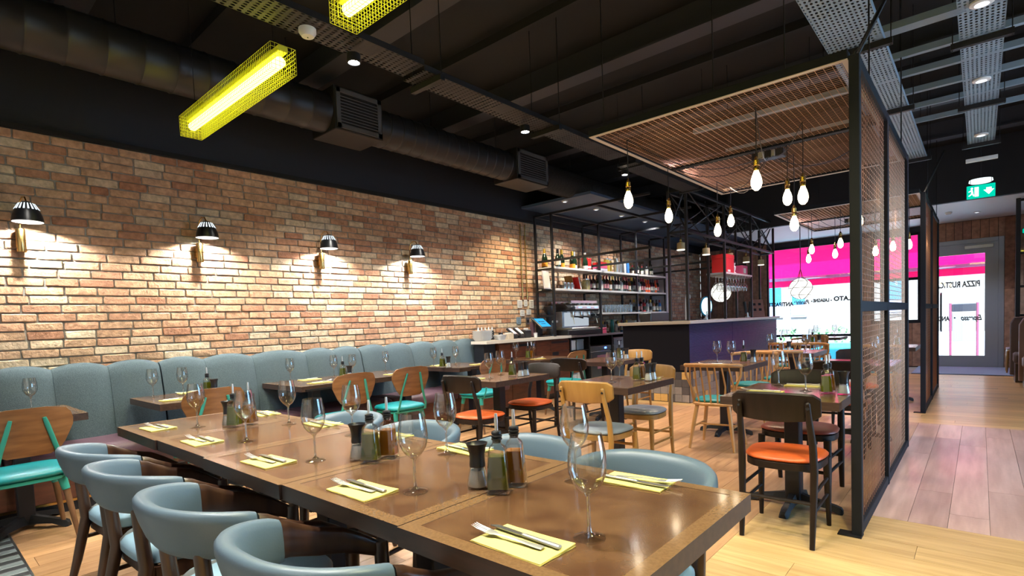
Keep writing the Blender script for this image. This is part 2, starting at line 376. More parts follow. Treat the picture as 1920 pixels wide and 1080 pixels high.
# bricks ----------------------------------------------------
def brick_mb(mb, L, h, cx, cy, cz, rr):
    """one brick: front looks to +X, eight-cornered irregular outline with worn arrises"""
    def ring(x, ins, j):
        a, b, c = L/2-ins, h/2-ins, .006
        pts = [(-a, -b+c), (-a+c, -b), (a-c, -b), (a, -b+c), (a, b-c), (a-c, b), (-a+c, b), (-a, b-c)]
        return [V((cx+x+rr.uniform(-j, j)*.6, cy+p[0]+rr.uniform(-j, j), cz+p[1]+rr.uniform(-j, j))) for p in pts]
    r1 = ring(.0, 0, .0028); r0 = [p-V((.026, 0, 0)) for p in r1]
    n0 = len(mb.bm.faces)
    mb.loft([r0, r1, ring(.005, .0045, .0018)])
    return len(mb.bm.faces)-n0
def bricks():
    rr = random.Random(3); ph, pl = .0727, .233
    rows = []
    z = 2.945-ph/2; k = 0
    while z > .85:
        y = .35+(.5*pl if k % 2 else 0)-rr.uniform(0, .05)
        y -= pl*4
        while y < FY-.1:
            ln = pl+rr.uniform(-.02, .02)
            if rr.random() < .05: ln *= .55
            rows.append((y+ln/2, z, ln-.0115)); y += ln
        z -= ph; k += 1
    def shown(b):   # rough picture size of a brick
        y, z, ln = b
        d2 = WX*WX+y*y
        return (0 if y < .3 or z < 1.0 else 1)*abs(WX)/d2**1.5
    rows.sort(key=shown, reverse=True)
    var = {}
    for ln in (.5*.233, .20, .21, .22, .23, .24):
        for v in range(6):
            mb = MB(); brick_mb(mb, ln, ph-.0105, 0, 0, 0, rr)
            var[(ln, v)] = mb
    meshes = {}
    for (ln, v), mb in var.items(): meshes[(ln, v)] = mb.mesh('brick', 'brick', ang=28, rnd=rr.random())
    lens = sorted({k[0] for k in var})
    for y, z, ln in rows[:300]:
        L0 = min(lens, key=lambda q: abs(q-ln))
        o = link('brick', meshes[(L0, rr.randrange(6))], wall, (WX+rr.uniform(-.004, .004), y, z))
        o.scale = (1, ln/L0, 1)
    mb = MB(); rnd = []
    for y, z, ln in rows[300:]:
        n = brick_mb(mb, ln, ph-.0105, WX+rr.uniform(-.004, .004), y, z, rr); rnd += [rr.random()]*n
    stuff(mb.build('brickwork', 'brick', wall, ang=28, rnd=rnd))
bricks()

# floor pieces ----------------------------------------------
def floor_pieces():
    rr = random.Random(5); P = []
    def run(x0, x1, y0, y1, wid, ln, along, m):
        n = max(1, round(((x1-x0) if along == 'y' else (y1-y0))/wid)); wd = ((x1-x0) if along == 'y' else (y1-y0))/n
        for i in range(n):
            s0, s1 = (y0, y1) if along == 'y' else (x0, x1)
            p = s0-rr.uniform(0, ln)
            while p < s1:
                q = p+ln*rr.uniform(.8, 1.2)
                a, b = max(p, s0), min(q, s1)
                if b-a > .03:
                    if along == 'y': P.append((x0+i*wd+wd/2, (a+b)/2, wd-.0022, b-a-.002, m))
                    else: P.append(((a+b)/2, y0+i*wd+wd/2, b-a-.002, wd-.0022, m))
                p = q
    run(WX+.3, -1.05, .4, 7.3, .185, 1.7, 'y', 'oak_y')
    run(-1.05, -.50, 3.84, 7.3, .185, 1.7, 'y', 'oak_y')
    run(-1.05, XR, .4, 3.84, .19, 1.9, 'x', 'oak_x')
    run(-.50, XR, 3.84, 7.3, .182, 1.9, 'y', 'oak_in')
    run(-4.2, XR, 7.3, 12.8, .15, 1.6, 'x', 'oak_x')
    def vis(p):
        d2 = p[0]**2+p[1]**2+1.5
        d = math.sqrt(d2); fwd = (-math.sin(YAW)*p[0]+math.cos(YAW)*p[1])
        return p[2]*p[3]/d**3*(1 if fwd > .4*d else 0)
    P.sort(key=vis, reverse=True)
    cache = {}
    def pl(mb, x, y, a, b):
        n0 = len(mb.bm.faces); mb.span((x-a/2, y-b/2, -.016), (x+a/2, y+b/2, 0)); return len(mb.bm.faces)-n0
    for x, y, a, b, m in P[:300]:
        key = (round(a, 3), round(b, 1 if False else 3), m)
        mb = MB(); pl(mb, 0, 0, a, b)
        link('plank', mb.mesh('plank', m, smooth=False, rnd=rr.random()), floor, (x, y, 0))
    for m in ('oak_y', 'oak_x', 'oak_in'):
        mb = MB(); rnd = []
        for x, y, a, b, m2 in P[300:]:
            if m2 == m: rnd += [rr.random()]*pl(mb, x, y, a, b)
        if rnd: stuff(mb.build('planks_beyond', m, floor, smooth=False, rnd=rnd))
    # narrow striped tiles along the near edge of the wood, by the wall
    x = -5.55; k = 0; mm = {}
    while x < -1.2:
        for y0 in (.06, -.28):
            mb = MB().span((-.034, -.168, -.016), (.034, .168, 0), bev=.003)
            link('tile', mb.mesh('tile', 'tile_floor', smooth=False, rnd=rr.uniform(0, .3) if k % 2 else rr.uniform(.7, 1)), floor, (x, y0+.168, 0))
        x += .071; k += 1
    stuff(MB().span((-1.2, YB, -.016), (XR, .4, 0)).build('planks_behind', 'oak_x', floor, smooth=False, rnd=.5))
    MB().span((WX+.3, .395, -.01), (-1.2, .405, .001)).build('brass_strip', 'brushed', floor, smooth=False)
floor_pieces()

# ------------------------------------------------------------ street front: window wall, door, timber, lowered ceiling
def front():
    # lowered white ceiling in front of the windows with a dark fascia
    struct(MB().span((-4.05, 11.8, 3.0), (XR, FY, 3.06)).build('ceiling_lowered', 'white', smooth=False))
    struct(MB().span((-4.05, 11.7, 3.0), (XR, 11.8, CZ)).build('trim_2', 'navywall', smooth=False))
    fw = struct(MB().span((-4.05, FY, 2.88), (-.95, FY+.12, CZ)).span((-.95, FY, 2.62), (.36, FY+.12, CZ)).span((.36, FY, -.05), (XR, FY+.12, CZ)).span((-2.12, FY, -.05), (-1.86, FY+.12, 2.88)).span((-1.86, FY, -.05), (-.95, FY+.12, .95)).span((WX, FY, -.05), (-4.05, FY+.12, CZ)).build('wall_front', 'navywall', smooth=False))
    rr = random.Random(8)
    x = -.95
    def board(x0, x1, z0, z1):
        MB().span((x0+.003, FY-.022-rr.uniform(0, .01), z0), (x1-.003, FY, z1), bev=.003).build('board', 'woodplank', fw, smooth=False, rnd=rr.random())
    while x < .34: board(x, x+.135, 2.62, 2.99); x += .135
    for i in range(7): 
        a = .36+i*.15
        zz = rr.uniform(1.2, 2.2); board(a, a+.15, 0, zz-.003); board(a, a+.15, zz, 2.99)
    x = WX+.02
    while x < -4.1: board(x, x+.14, 0, 2.99); x += .14
    for a in range(2): board(-2.12+a*.13, -1.99+a*.13, 0, 2.87)
    for a in range(6): board(-1.86+a*.15, -1.71+a*.15, 0, .94)
    # big window over a low row of panes
    def frame(n, xs, zs, fd=.05):
        t = struct(MB().span((xs[0]-.03, FY-.01, zs[0]-.03), (xs[0]+.03, FY+.07, zs[-1]+.03)).build(n, 'screenframe', smooth=False))
        for x_ in xs[1:]: MB().span((x_-.035, FY-.01, zs[0]-.03), (x_+.035, FY+.07, zs[-1]+.03), bev=.004).build('mullion', 'screenframe', t, smooth=False)
        for z_ in zs: MB().span((xs[0], FY, z_-.03), (xs[-1], FY+.06, z_+.03), bev=.004).build('transom', 'screenframe', t, smooth=False)
        for a, b in zip(xs, xs[1:]):
            for c, d in zip(zs, zs[1:]):
                MB().span((a+.03, FY+.025, c+.03), (b-.03, FY+.031, d-.03)).build('pane', 'paneglass', t, smooth=False)
        return t
    w1 = frame('window_1', [-4.05, -2.15], [.05, .70, 2.86])
    frame('window_3', [-1.83, -.98], [.98, 1.9, 2.86])
    # door
    d = struct(MB().span((-.95, FY-.02, 0), (-.86, FY+.08, 2.62), bev=.006).build('door_1', 'aluminium', smooth=False))
    MB().span((.27, FY-.02, 0), (.36, FY+.08, 2.62), bev=.006).build('jamb', 'aluminium', d, smooth=False)
    MB().span((-.86, FY-.02, 2.53), (.27, FY+.08, 2.62), bev=.006).build('head', 'aluminium', d, smooth=False)
    lf = MB().span((-.862, FY, .004), (-.72, FY+.05, 2.532)).span((.07, FY, .004), (.272, FY+.05, 2.532)).span((-.72, FY, .004), (.07, FY+.05, .24)).span((-.72, FY, 2.32), (.07, FY+.05, 2.532)).build('leaf', 'aluminium', d, smooth=False)
    MB().span((-.72, FY+.02, .24), (.07, FY+.026, 2.32)).build('pane', 'paneglass', lf, smooth=False)
    MB().tube([(-.62, FY-.0, 1.55), (-.62, FY-.07, 1.52), (-.62, FY-.07, .78), (-.62, FY, .75)], .016, 8).build('pull_handle', 'black', lf)
    MB().span((-.25, FY-.05, 2.42), (.2, FY, 2.49), bev=.008).build('closer', 'brushed', lf, smooth=False)
    def text(body, size, x, z, parent, sx=1, shear=0, y=FY+.033):
        c = bpy.data.curves.new('lettering', 'FONT'); c.body = body; c.size = size; c.extrude = .0015; c.align_x = 'CENTER'; c.shear = shear
        c.offset = .0055
        c.materials.append(M['ink']); o = bpy.data.objects.new('lettering', c); C.objects.link(o); o.parent = parent
        o.location = (x, y, z); o.rotation_euler = (PI/2, 0, PI); o.scale = (sx, 1, 1)
        return o
    text('PIZZA RUSTICA', .165, -.36, 1.66, lf, sx=.62)
    text('Espresso', .15, -.13, .97, lf, sx=.6, shear=.35); text('AND', .13, -.58, .97, lf, sx=.65)
    text('\u00b7', .16, -.40, .97, lf)
    text('GELATO', .14, -2.33, 1.51, w1); text('LASAGNE', .105, -2.86, 1.50, w1, sx=.75); text('Panini', .14, -3.25, 1.47, w1, shear=.3, sx=.85)
    text('ANTIPASTI', .135, -3.74, 1.44, w1, sx=.85)
    for x_ in (-2.65, -3.06, -3.43): text('\u00b7', .16, x_, 1.47, w1)
    # door mat
    m = MB().span((-1.0, 12.85, 0), (1.3, FY-.05, .012), bev=.004).build('door_mat', 'mat_blue', smooth=False)
    tag(m, 'blue grey entrance matting in front of the glass door', 'door mat')
front()

def street():
    rr = random.Random(4)
    struct(MB().span((-30, FY+.12, -.25), (20, 40, -.15)).build('street', mat('street_paving', (.46, .46, .46), .9, c2=(.38, .38, .38), scale=(2, 2, 2)), smooth=False))
    struct(MB().span((XR+.12, -6, -.25), (20, FY+.12, -.15)).build('pavement', mat('side_paving', (.25, .25, .25), .9), smooth=False))  # unseen ground put outside the added window to bounce daylight up
    by = 23.0
    b = thing('building', 'pale brick building with blue arched windows across the street', 'building', (0, by, -.15))
    MB().span((-26, 0, 0), (14, 4, 12)).build('facade', mat('pale_brick', (.15, .125, .105), .9, c2=(.105, .09, .075), scale=(5, 5, 14)), b, smooth=False)
    bl = mat('blue_window_glass', (.01, .10, .16), .4); fr = mat('pale_window_frame', (.26, .25, .30), .6)
    for i, x in enumerate((-8.0, -6.12, -5.28, -2.2, 1.6, 3.2)):
        pts = [V((x-.27, -.06, 1.25)), V((x+.27, -.06, 1.25))]+[V((x+.27*math.cos(a), -.06, 2.52+.09*math.sin(a))) for a in [PI*k/8 for k in range(9)]]
        wn = MB().poly(pts, (0, .1, 0)).build('window', fr, b, smooth=False)
        p2 = [V((x+(p.x-x)*.84, -.09, 2.1+(p.z-2.1)*.92)) for p in pts if p.z > 1.3]+[V((x-.227, -.09, 1.75)), V((x+.227, -.09, 1.75))]
        MB().poly(p2, (0, .05, 0)).build('pane', bl, wn, smooth=False)
        MB().span((x-.227, -.09, 1.32), (x+.227, -.04, 1.71)).build('lower_sash', mat('lilac_sash', (.2, .2, .3), .4), wn, smooth=False)
    MB().span((-26, -.1, 0), (14, 0, .6)).build('plinth', mat('stone_plinth', (.45, .46, .5), .9), b, smooth=False)
    # awning over the window
    a = thing('awning', 'magenta cloth awning with a grey front bar outside the window', 'awning', (0, FY+.15, 0))
    x0, x1 = -4.6, 1.2
    MB().poly([(x0, 0, 3.0), (x0, 1.75, 2.24), (x0, 1.75, 2.232), (x0, 0, 2.992)], (x1-x0, 0, 0)).build('cloth', 'pinkawning', a, smooth=False)
    MB().span((x0, 1.72, 2.16), (x1, 1.80, 2.26), bev=.01).build('front_bar', mat('lilac_grey_bar', (.42, .36, .52), .5), a, smooth=False)
    MB().span((x0, 1.765, 1.99), (x1, 1.772, 2.165)).build('valance', 'pinkawning', a, smooth=False)
    for x in (-3.35, -.7): MB().cyl((x, .05, 2.1), (x+.25, 1.7, 2.2), .02, n=8).build('arm', 'aluminium', a)
    # poster stand outside the door
    p = thing('poster_stand', 'white poster stand with pink posts outside the glass door', 'poster stand', (-.32, 18.3, -.15))
    for x in (-.27, .27): MB().cyl((x, 0, 0), (x, 0, 1.5), .03, n=10).build('post', mat('pink_post', (.14, .02, .05), .6), p)
    MB().span((-.235, -.03, .5), (.235, .03, 1.26), bev=.01).build('poster', mat('pale_poster', (.13, .13, .125), .8), p, smooth=False)
    MB().span((-.24, -.035, 1.28), (.24, .035, 1.48), bev=.01).build('header', mat('dark_header', (.012, .012, .018), .5), p, smooth=False)
    MB().span((-.28, -.2, 0), (.28, .2, .08), bev=.01).build('base', 'iron', p, smooth=False)
    # outdoor cafe furniture glimpsed low through the glass
    hd = mat('turquoise_planter', (.05, .35, .42), .5)
    for i, x in enumerate((-6.1, -4.7, -3.3)):
        q = thing('planter', ['turquoise planter outside the left end of the window', 'turquoise planter outside the middle of the window', 'turquoise planter outside the right end of the window'][i], 'planter', (x, 18.2, -.15), group='planters on the pavement')
        MB().span((-.55, -.2, 0), (.55, .2, .5), bev=.02).build('trough', hd, q, smooth=False)
        mb = MB()
        for k in range(60):
            c = V((rr.uniform(-.5, .5), rr.uniform(-.15, .15), rr.uniform(.5, .95))); s_ = rr.uniform(.05, .09)
            d1 = V((rr.uniform(-1, 1), rr.uniform(-1, 1), rr.uniform(-1, 1))).normalized()*s_; d2 = d1.orthogonal().normalized()*s_*.5
            mb.face([c-d1, c+d2, c+d1, c-d2])
        stuff(mb.build('foliage', 'leaf', q, smooth=False))
street()

# ------------------------------------------------------------ ceiling services
def services():
    rods = []
    # beams across the ceiling
    for i, y in enumerate((1.0, 2.85, 4.7, 6.55, 8.4, 10.2)):
        struct(MB().span((WX, y-.03, 3.72), (XR, y+.03, CZ)).span((WX, y-.10, 3.70), (XR, y+.10, 3.72)).build('beam', 'beamgrey', smooth=False))
    for i, y in enumerate((1.9, 3.8, 5.6, 7.5)):
        struct(MB().span((WX, y-.02, 3.84), (XR, y+.02, 3.92)).build('beam', 'blackceil', smooth=False))
    # spiral duct
    t = thing('air_duct', 'dark grey round spiral duct running above the brick wall', 'duct', (-4.78, 0, 3.36))
    def run(y0, y1, r, step, amp, name):
        prof = []; y = y0
        while y < y1:
            prof += [(r, y), (r, min(y+step*.86, y1)), (r+amp, min(y+step*.93, y1))]; y += step
        rings = [[V((q*math.cos(2*PI*j/28), yy, q*math.sin(2*PI*j/28))) for j in range(28)] for q, yy in prof]
        return MB().loft(rings).build(name, 'duct', t, ang=25)
    run(-2.4, 2.86, .185, .22, .006, 'spiral_pipe'); run(3.36, 5.5, .185, .16, .006, 'spiral_pipe'); run(6.14, 13.8, .19, .035, .007, 'corrugated_hose')
    for y0, y1 in ((2.84, 3.38), (5.48, 6.16)):
        b = MB().span((-.22, y0, -.2), (.2, y1, .21), bev=.006).build('grille_box', 'duct', t, smooth=False)
        mb = MB()
        fx = .2
        mb.span((fx, y0+.02, .15), (fx+.012, y1-.02, .19)).span((fx, y0+.02, -.18), (fx+.012, y1-.02, -.14)).span((fx, y0+.02, -.18), (fx+.012, y0+.06, .19)).span((fx, y1-.06, -.18), (fx+.012, y1-.02, .19))
        mb.build('grille_frame', mat('grille_grey', (.07, .075, .085), .5), b, smooth=False)
        mb = MB()
        for k in range(9): mb.box((fx+.006, (y0+y1)/2, -.115+k*.029), (.012, y1-y0-.1, .006), rot=Matrix.Rotation(.5, 4, 'Y'))
        stuff(mb.build('louvres', mat('louvre_grey', (.05, .054, .065), .5), b, smooth=False))
    for y in (-.5, 1.2, 2.5, 4.2, 5.3, 7.0, 8.6, 10.2): MB().cyl((0, y, .185), (0, y, CZ-3.37), .005, n=6).build('hanger', 'iron', t)
    # lowered ceiling over the back bar (dark blue) with four little downlights
    struct(MB().span((WX, 6.95, 3.16), (-4.4, FY, 3.2)).build('ceiling_bar', mat('deep_blue_paint', (.05, .085, .15), .5), smooth=False))
    def downlight(x, y, z, label, face='dimspot', group=None, r=.05):
        d = thing('downlight', label, 'downlight', (x, y, z), group=group)
        MB().lathe([(r*.55, -.0), (r, 0), (r, -.012), (r*.62, -.018), (r*.6, -.004)], 20).build('rim', 'lampwhite', d)
        MB().lathe([(.001, -.006), (r*.58, -.006)], 16, cap=False).build('lamp_face', face, d)
        return d
    for k, y in enumerate((7.05, 7.97, 8.83, 9.74)):
        downlight(-4.94, y, 3.16, '%s small downlight from the wall end in the blue ceiling over the shelves' % ORD[k], 'dimspot', 'downlights over the back bar')
    downlight(-1.4, 12.6, 3.0, 'recessed downlight in the white lowered ceiling near the window', 'dimspot', 'downlights in the white ceiling')
    downlight(-.05, 13.3, 3.0, 'recessed downlight in the white lowered ceiling before the door', 'dimspot', 'downlights in the white ceiling')
    # cable trays
    def tray(name, label, x, wd, z, secs, m, side='strut'):
        t = thing(name, label, 'cable tray', (x, 0, z))
        for a, b, dz in secs:
            p = MB().span((-wd/2, a, dz), (wd/2, b, dz+.003)).build('tray_section', m, t, smooth=False)
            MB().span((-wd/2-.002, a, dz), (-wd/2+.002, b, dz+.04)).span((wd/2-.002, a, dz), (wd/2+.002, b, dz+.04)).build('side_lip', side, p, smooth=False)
        ys = [a+.12 for a, b, dz in secs]+[secs[-1][1]-.1]
        for y in ys:
            MB().span((-wd/2-.05, y-.02, -.045), (wd/2+.05, y+.02, -.004)).build('support_bar', 'iron', t, smooth=False)
            for q in (-1, 1): MB().cyl((q*(wd/2+.04), y, -.05), (q*(wd/2+.04), y, CZ-z), .004, n=6).build('threaded_rod', 'iron', t)
        return t
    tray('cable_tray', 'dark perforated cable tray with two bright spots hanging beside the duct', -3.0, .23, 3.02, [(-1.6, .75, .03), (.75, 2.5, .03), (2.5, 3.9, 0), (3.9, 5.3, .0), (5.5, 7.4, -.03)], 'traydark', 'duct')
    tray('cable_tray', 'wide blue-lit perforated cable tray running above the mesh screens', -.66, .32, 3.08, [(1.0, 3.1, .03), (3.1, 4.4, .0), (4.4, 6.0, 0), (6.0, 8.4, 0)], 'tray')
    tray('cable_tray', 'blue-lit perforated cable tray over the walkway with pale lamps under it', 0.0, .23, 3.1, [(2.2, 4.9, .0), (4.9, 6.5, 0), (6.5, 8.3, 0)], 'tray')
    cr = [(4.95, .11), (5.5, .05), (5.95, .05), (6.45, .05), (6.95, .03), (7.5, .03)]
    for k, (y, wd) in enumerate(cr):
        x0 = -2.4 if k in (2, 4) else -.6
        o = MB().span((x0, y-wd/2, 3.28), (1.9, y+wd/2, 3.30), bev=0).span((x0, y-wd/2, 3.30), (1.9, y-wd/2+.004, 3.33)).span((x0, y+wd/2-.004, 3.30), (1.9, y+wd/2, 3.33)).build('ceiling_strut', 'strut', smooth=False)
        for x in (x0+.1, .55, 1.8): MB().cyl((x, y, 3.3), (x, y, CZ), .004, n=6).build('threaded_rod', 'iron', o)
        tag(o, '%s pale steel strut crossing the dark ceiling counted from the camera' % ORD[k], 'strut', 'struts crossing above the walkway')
    # trunking lengths on the left
    # spot lamps under the tray
    def spot(x, y, z, label, face, group):
        s_ = thing('spotlight', label, 'spotlight', (x, y, z), group=group)
        MB().lathe([(.012, .055), (.042, .05), (.045, 0), (.036, -.004), (.034, .01)], 18).build('housing', 'iron', s_)
        MB().lathe([(.001, .002), (.034, .002)], 16, cap=False).build('lamp_face', face, s_)
        return s_
    spot(-3.02, 2.03, 2.96, 'bright spotlight under the dark cable tray nearer the yellow tube lamp', 'spotface', 'spotlights under the dark tray')
    spot(-3.01, 3.73, 2.93, 'bright spotlight under the dark cable tray beyond the first one', 'spotface', 'spotlights under the dark tray')
    spot(-3.05, 5.56, 2.9, 'small spotlight under the far end of the dark cable tray', 'spotface', 'spotlights under the dark tray')
    for k, y in enumerate((4.46, 5.94, 7.8)):
        downlight(0, y, 3.095, '%s pale round lamp under the walkway cable tray' % ['nearest', 'middle', 'farthest'][k], 'dimspot', 'lamps under the walkway tray', .06)
    d = thing('smoke_detector', 'round white smoke detector on the dark cable tray', 'smoke detector', (-3.02, 1.72, 3.015))
    MB().lathe([(.05, .035), (.05, .012), (.035, -.01), (.001, -.013)], 24).build('housing', 'lampwhite', d); MB().lathe([(.004, -.016), (.004, -.012)], 8).build('indicator', 'leaf', d)
    d = thing('smoke_detector', 'small white smoke detector on the lowered white ceiling near the door', 'smoke detector', (-.45, 12.9, 3.0))
    MB().lathe([(.055, 0), (.055, -.02), (.035, -.045), (.001, -.047)], 20).build('housing', 'lampwhite', d)
    # exit sign and the round lamp over it
    e = thing('exit_sign', 'green emergency exit sign with running man and arrow hanging over the walkway', 'exit sign', (0, 9.0, 2.6))
    gm = emit('exit_green', (.0, .42, .28), 1.6); wm = emit('exit_white', (.8, 1, .95), 2.0)
    MB().span((-.135, -.015, 0), (.135, .015, .16), bev=.004).build('panel', gm, e, smooth=False)
    mb = MB(); y_ = -.019
    def flat(pts): mb.poly([(p[0], y_, p[1]) for p in pts], (0, .003, 0))
    flat([(.05, .115), (.10, .115), (.10, .09), (.125, .09), (.075, .03), (.025, .09), (.05, .09)])      # arrow down
    flat([(-.06, .135), (-.02, .135), (-.02, .02), (-.06, .02)])                                            # door
    mb.cyl((-.085, y_+.003, .125), (-.085, y_, .125), .012, n=12)
    flat([(-.095, .108), (-.078, .108), (-.072, .07), (-.09, .066)]); flat([(-.09, .072), (-.076, .072), (-.062, .04), (-.07, .024), (-.08, .046)]); flat([(-.09, .072), (-.1, .05), (-.118, .04), (-.114, .03), (-.092, .042), (-.08, .066)]); flat([(-.09, .106), (-.118, .09), (-.114, .08), (-.09, .094)])
    mb.build('pictogram', wm, e, smooth=False)
    for x in (-.1, .1): MB().cyl((x, 0, .16), (x, 0, CZ-2.6), .003, n=6).build('hanger', 'iron', e)
    l_ = thing('round_lamp', 'flat round white lamp above the green exit sign', 'lamp', (0, 9.25, 2.84))
    MB().lathe([(.115, .03), (.12, 0), (.1, -.012), (.001, -.014)], 28).build('disc', emit('pale_disc', (.8, .95, 1), 1.5), l_)
    MB().cyl((0, 0, .03), (0, 0, CZ-2.84), .006, n=6).build('stem', 'iron', l_)
    s_ = MB().span((-.14, 8.6, 2.98), (.15, 8.66, 3.02), bev=.003).build('emergency_light', 'white', smooth=False)
    MB().cyl((0, 8.63, 3.02), (0, 8.63, CZ), .006, n=6).build('stem', 'iron', s_)
    tag(s_, 'thin pale bar hanging on one stem beyond the walkway cable tray', 'light')
services()

# ------------------------------------------------------------ yellow cage lamps
def cage_lamp(x0, y, z, label):
    L_, w_, h_ = 1.55, .155, .15
    t = thing('cage_lamp', label, 'lamp', (x0, y, z), group='yellow caged tube lamps')
    MB().cyl((.04, 0, .075), (L_-.04, 0, .07), .031, n=14).build('tube', 'tube', t)
    MB().span((0, -.03, .115), (L_, .03, .15), bev=.004).build('batten', 'yellowcage', t, smooth=False)
    mb = MB(); r = .0013
    n = 62
    def wire(a, b): mb.tube([a, b], r, 4)
    for k in range(n+1):
        x = L_*k/n
        wire((x, -w_/2, 0), (x, w_/2, 0)); wire((x, -w_/2, 0), (x, -w_/2, h_)); wire((x, w_/2, 0), (x, w_/2, h_))
    for q in range(7):
        yy = -w_/2+w_*q/6; wire((0, yy, 0), (L_, yy, 0))
        if q < 6:
            zz = h_*(q+1)/6
            for s_ in (-1, 1): wire((0, s_*w_/2, zz), (L_, s_*w_/2, zz))
            wire((0, -w_/2, zz), (0, w_/2, zz)); wire((L_, -w_/2, zz), (L_, w_/2, zz))
        wire((0, yy, 0), (0, yy, h_)); wire((L_, yy, 0), (L_, yy, h_))
    stuff(mb.build('wire_cage', 'yellowcage', t, smooth=False))
    for x in (.12, L_-.12): MB().cyl((x, 0, .15), (x, 0, CZ-z), .0025, n=6).build('suspension_wire', 'iron', t)
    return t
cage_lamp(-4.70, 1.63, 2.82, 'yellow caged tube lamp hanging in full view below the duct')
cage_lamp(-2.50, 1.63, 2.82, 'yellow caged tube lamp cut off by the top of the picture')
cage_lamp(-.35, 1.63, 2.82, 'yellow caged tube lamp beyond the picture above the near end of the long table')
for x in (-3.9, -1.7, .4): light('SPOT', 'tube_glow', (x, 1.63, 2.78), 70, (1, .93, .42), .12, to=(x, 1.6, 0), angle=150, blend=.8)

# ------------------------------------------------------------ brick wall lamps
def wall_lamps():
    t = thing('wall_lamp', 'black wall lamp', 'wall lamp', (0, 0, 0), 0, 'black dome wall lamps')
    # origin at the brass bracket; +X away from the wall
    MB().lathe([(.001, -.09), (.028, -.09), (.03, -.085), (.03, .085), (.028, .09), (.001, .09)], 20, (.05, 0, 0)).build('bracket', 'brass', t)
    MB().span((-.02, -.03, -.05), (.05, .03, .05), bev=.01).build('back_plate', 'brass', t)
    MB().tube([(.05, 0, .09), (.05, 0, .24), (.06, .01, .30), (.10, .02, .33), (.14, .03, .325), (.165, .035, .285)], .006, 8).build('arm', 'brass', t)
    sh = MB()
    prof = [(.016, .29), (.03, .285), (.055, .262), (.075, .225), (.092, .175), (.100, .13), (.098, .13), (.088, .176), (.071, .224), (.052, .257), (.028, .279), (.012, .283)]
    sh.lathe(prof, 36, (.165, .035, 0), cap=False)
    s_ = sh.build('shade', ['lampblack'], t)
    mb = MB()
    for k in range(18):
        a = 2*PI*k/18
        p0 = V((.165+.049*math.cos(a), .035+.049*math.sin(a), .270)); p1 = V((.165+.076*math.cos(a), .035+.076*math.sin(a), .2235))
        n_ = V((math.cos(a), math.sin(a), .75)).normalized()*.0025; tn = V((-math.sin(a), math.cos(a), 0))
        mb.loft([[p0+n_-tn*.0035, p0+n_+tn*.0035, p0+tn*.0035, p0-tn*.0035], [p1+n_-tn*.006, p1+n_+tn*.006, p1+tn*.006, p1-tn*.006]])
    mb.build('slot', emit('lit_slot', (.85, .95, 1), 1.3), s_, smooth=False)
    MB().lathe([(.094, .131), (.085, .176), (.068, .222), (.05, .252), (.001, .262)], 30, (.165, .035, 0), cap=False).build('reflector', 'lampwhite', s_)
    MB().sphere((.165, .035, .185), .028, 14, 10).build('bulb', emit('lamp_bulb', (1, .97, .9), 22), t)
    k = Kind(t, 'black dome wall lamps')
    lab = ['black dome wall lamp with brass bracket nearest the picture edge on the brick wall', 'second black dome wall lamp from the near end of the brick wall', 'third black dome wall lamp from the near end of the brick wall', 'farthest black dome wall lamp on the brick wall before the shelves']
    for i, y in enumerate((.69, 1.975, 3.25, 4.52)):
        k((WX+.02, y, 2.06), 0, lab[i])
        light('SPOT', 'wall_lamp_light', (WX+.185, y+.035, 2.06+.165), 180, (1, .96, .90), .03, to=(WX+.10, y+.035, 0), angle=150, blend=.35)
wall_lamps()

# ------------------------------------------------------------ banquette
def superell(a, b, n, e=4, z=0, o=(0, 0)):
    pts = []
    for j in range(n):
        t = 2*PI*j/n; c, s = math.cos(t), math.sin(t)
        pts.append(V((o[0]+a*math.copysign(abs(c)**(2/e), c), o[1]+b*math.copysign(abs(s)**(2/e), s), z)))
    return pts
def cushion(mb, a, b, z0, z1, e=4, n=28, rnd_=.025, crown=.012, o=(0, 0), taper=0):
    def rg(k, z, ex=0):
        r = superell(a*k, b*k, n, e, z, o)
        for p in r:
            if taper: p.x = o[0]+(p.x-o[0])*(1+taper*(p.y-o[1])/b)
        return r
    q = rnd_/a
    mb.loft([rg(1-q, z0), rg(1, z0+rnd_*.6), rg(1, z1-rnd_*.8), rg(1-q*.5, z1-rnd_*.25), rg(1-q*1.4, z1), rg(.6, z1+crown*.8), rg(.2, z1+crown)])
    return mb
